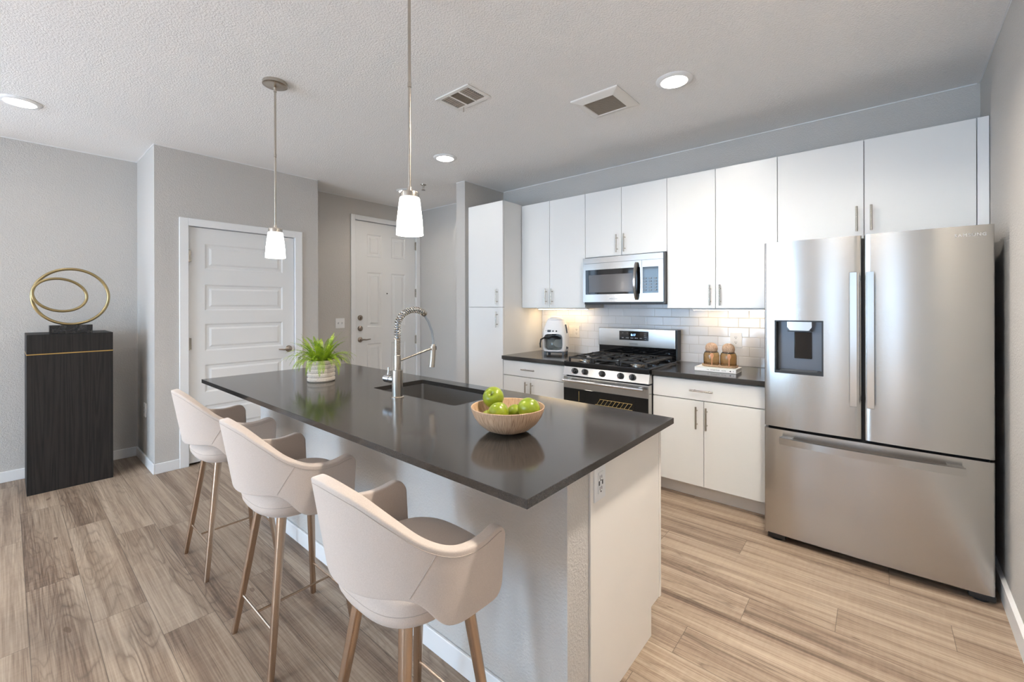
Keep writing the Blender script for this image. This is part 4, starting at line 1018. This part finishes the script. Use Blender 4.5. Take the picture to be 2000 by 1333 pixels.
# ------------------------------------------------------------------ ceiling fixtures
def recessed(x, y, label, power):
    t = thing('recessed_ceiling_light', label, 'ceiling light', (x, y, ZC), 'recessed ceiling lights')
    mk('trim_ring', lathe(B(), [(.076, -.013), (.094, -.011), (.104, -.003), (.104, 0), (.076, 0)], (0, 0, 0), 48), MAT['trim'], t, local=True)
    mk('lens', lathe(B(), [(0, -.0105), (.076, -.0105), (.076, -.004), (0, -.004)], (0, 0, 0), 48), MAT['led'], t, local=True, label='glowing lens')
    l = bpy.data.lights.new('downlight', 'AREA'); l.shape = 'DISK'; l.size = .15; l.energy = power; l.color = LED_W; l.spread = math.radians(150)
    o = bpy.data.objects.new('downlight', l); COL.objects.link(o); o.parent = t; o.location = (0, 0, -.012)
recessed(-.918, 2.585, 'lit round ceiling light nearest the right wall, beside the large exhaust grille', 8.5)
recessed(-2.982, 2.582, 'lit round ceiling light in front of the pantry column', 1.2)
recessed(-4.198, 3.03, 'lit round ceiling light in the entry hall, half hidden behind the near pendant', 2.5)
recessed(-4.275, .062, 'lit round ceiling light at the left edge, above the pedestal corner', 1.0)
for x, y, lb in ((-.12, 1.55, 'added unseen ceiling fill light above the open floor between island end and right wall'), (-.9, -2.9, 'added unseen ceiling fill light in the living area near the small window'), (-2.75, -1.2, 'added unseen ceiling fill light in the middle of the living area'), (-4.3, -2.2, 'added unseen ceiling fill light in the living area near the large window')):
    recessed(x, y, lb, 23 if y > 0 else 8)  # four unseen fixtures added behind and above the camera to brighten the room
t = thing('air_vent', 'small white ceiling air register with dark slots and a lever', 'air vent', (-2.03, 1.912, ZC))
VX0, VX1, VY0, VY1 = -2.185, -1.880, 1.808, 2.016
bm = B(); fb = .028; zl = ZC - .008
box(bm, VX0, VX1, VY0, VY0 + fb, zl, ZC, .002, 1); box(bm, VX0, VX1, VY1 - fb, VY1, zl, ZC, .002, 1); box(bm, VX0, VX0 + fb, VY0 + fb, VY1 - fb, zl, ZC, .002, 1); box(bm, VX1 - fb, VX1, VY0 + fb, VY1 - fb, zl, ZC, .002, 1)
w3 = (VX1 - VX0 - 2 * fb) / 3
for k in (1, 2): box(bm, VX0 + fb + k * w3 - .006, VX0 + fb + k * w3 + .006, VY0 + fb, VY1 - fb, zl, ZC)
mk('frame', bm, MAT['vent'], t)
mk('duct_shade', box(B(), VX0 + fb, VX1 - fb, VY0 + fb, VY1 - fb, ZC - .0016, ZC - .0004), MAT['ventin'], t, False)
bm = B()
for k in range(3):
    a = VX0 + fb + k * w3 + .007; b = a + w3 - .014
    for q_ in range(9):
        y = VY0 + fb + .008 + q_ * (VY1 - VY0 - 2 * fb - .012) / 8.4
        if k == 1:
            x = a + (b - a) * (q_ + .3) / 9; prism(bm, [(x, ZC - .002), (x + .002, ZC - .002), (x + .0015, ZC - .008), (x - .0005, ZC - .008)], 'y', VY0 + fb, VY1 - fb)
        else: prism(bm, [(y, ZC - .002), (y + .002, ZC - .002), (y + .006, ZC - .008), (y + .004, ZC - .008)], 'x', a, b)
mk('slats', bm, MAT['ventslat'], t, False)
mk('lever', tube(B(), [(VX0 + .07, VY1 - .02, ZC - .006), (VX0 + .068, VY1 - .018, ZC - .024), (VX0 + .06, VY1 - .012, ZC - .034)], .0022, 8), MAT['ventslat'], t)
t = thing('exhaust_grille', 'larger cream square exhaust grille with slanted border beside the ceiling light', 'air vent', (-1.368, 2.573, ZC))
GX0, GX1, GY0, GY1 = -1.535, -1.201, 2.409, 2.737
bm = B(); R = []
for s, z in ((0, ZC), (0, ZC - .006), (.006, ZC - .010), (.058, ZC - .024), (.062, ZC - .020), (.062, ZC - .004)): R.append([(GX0 + s, GY0 + s, z), (GX1 - s, GY0 + s, z), (GX1 - s, GY1 - s, z), (GX0 + s, GY1 - s, z)])
loft(bm, R, cap=False); mk('frame', bm, MAT['vent'], t, False)
mk('duct_shade', box(B(), GX0 + .05, GX1 - .05, GY0 + .05, GY1 - .05, ZC - .005, ZC - .003), MAT['ventin'], t, False)
bm = B()
for k in range(18):
    y = GY0 + .066 + k * (GY1 - GY0 - .132) / 17; box(bm, GX0 + .06, GX1 - .06, y - .0020, y + .0020, ZC - .020, ZC - .008)
mk('slats', bm, MAT['ventslat'], t, False)
t = thing('fire_sprinkler', 'small metal fire sprinkler head on the hall ceiling', 'sprinkler', (-3.83, 3.0, ZC))
bm = B(); lathe(bm, [(.032, 0), (.030, -.006), (.012, -.008), (.010, -.03), (0, -.03)], (0, 0, 0), 24); mk('escutcheon', bm, MAT['nickel'], t, local=True)
bm = B()
for s in (-1, 1): tube(bm, [(s * .008, 0, -.028), (s * .013, 0, -.042), (s * .004, 0, -.058)], .002, 8)
lathe(bm, [(0, -.058), (.020, -.058), (.022, -.062), (0, -.062)], (0, 0, 0), 16); mk('deflector', bm, MAT['nickel'], t, local=True)
def pendant(x, y, label):
    t = thing('pendant_lamp', label, 'pendant lamp', (x, y, ZC), 'pendants over the island')
    zt, zb = 1.845 - ZC, 1.680 - ZC
    mk('canopy', lathe(B(), [(0, 0), (.066, 0), (.068, -.004), (.068, -.020), (.058, -.025), (.046, -.026), (.020, -.030), (.010, -.034), (0, -.034)], (0, 0, 0), 48), MAT['nickel'], t, local=True)
    bm = B(); cyl(bm, (0, 0, -.03), (0, 0, zt + .022), .0062, seg=14); cyl(bm, (0, 0, -.034), (0, 0, -.06), .0085, seg=14)
    lathe(bm, [(.0062, -.43), (.0078, -.432), (.0078, -.45), (.0062, -.452)], (0, 0, 0), 14); mk('rod', bm, MAT['nickel'], t, local=True)
    mk('cap', lathe(B(), [(0, zt + .034), (.008, zt + .032), (.010, zt + .012), (.036, zt + .010), (.038, zt + .006), (.038, zt - .012), (0, zt - .012)], (0, 0, 0), 40), MAT['nickel'], t, local=True)
    mk('shade', lathe(B(), [(.036, zt - .010), (.041, zt - .016), (.0455, zt - .055), (.051, zt - .105), (.0545, zb), (.0515, zb), (.048, zt - .105), (.042, zt - .055), (.034, zt - .018), (0, zt - .016)], (0, 0, 0), 48), MAT['shade'], t, local=True, label='lit white frosted glass')
    l = bpy.data.lights.new('bulb_light', 'POINT'); l.energy = 3.5; l.color = LED_W; l.shadow_soft_size = .045
    o = bpy.data.objects.new('bulb_light', l); COL.objects.link(o); o.parent = t; o.location = (0, 0, zb - .0)
    return t
pendant(-2.750, 1.048, 'pendant lamp farther back, its round ceiling canopy in view')
pendant(-1.455, 1.070, 'nearer pendant lamp over the sink, its rod running out of the top')
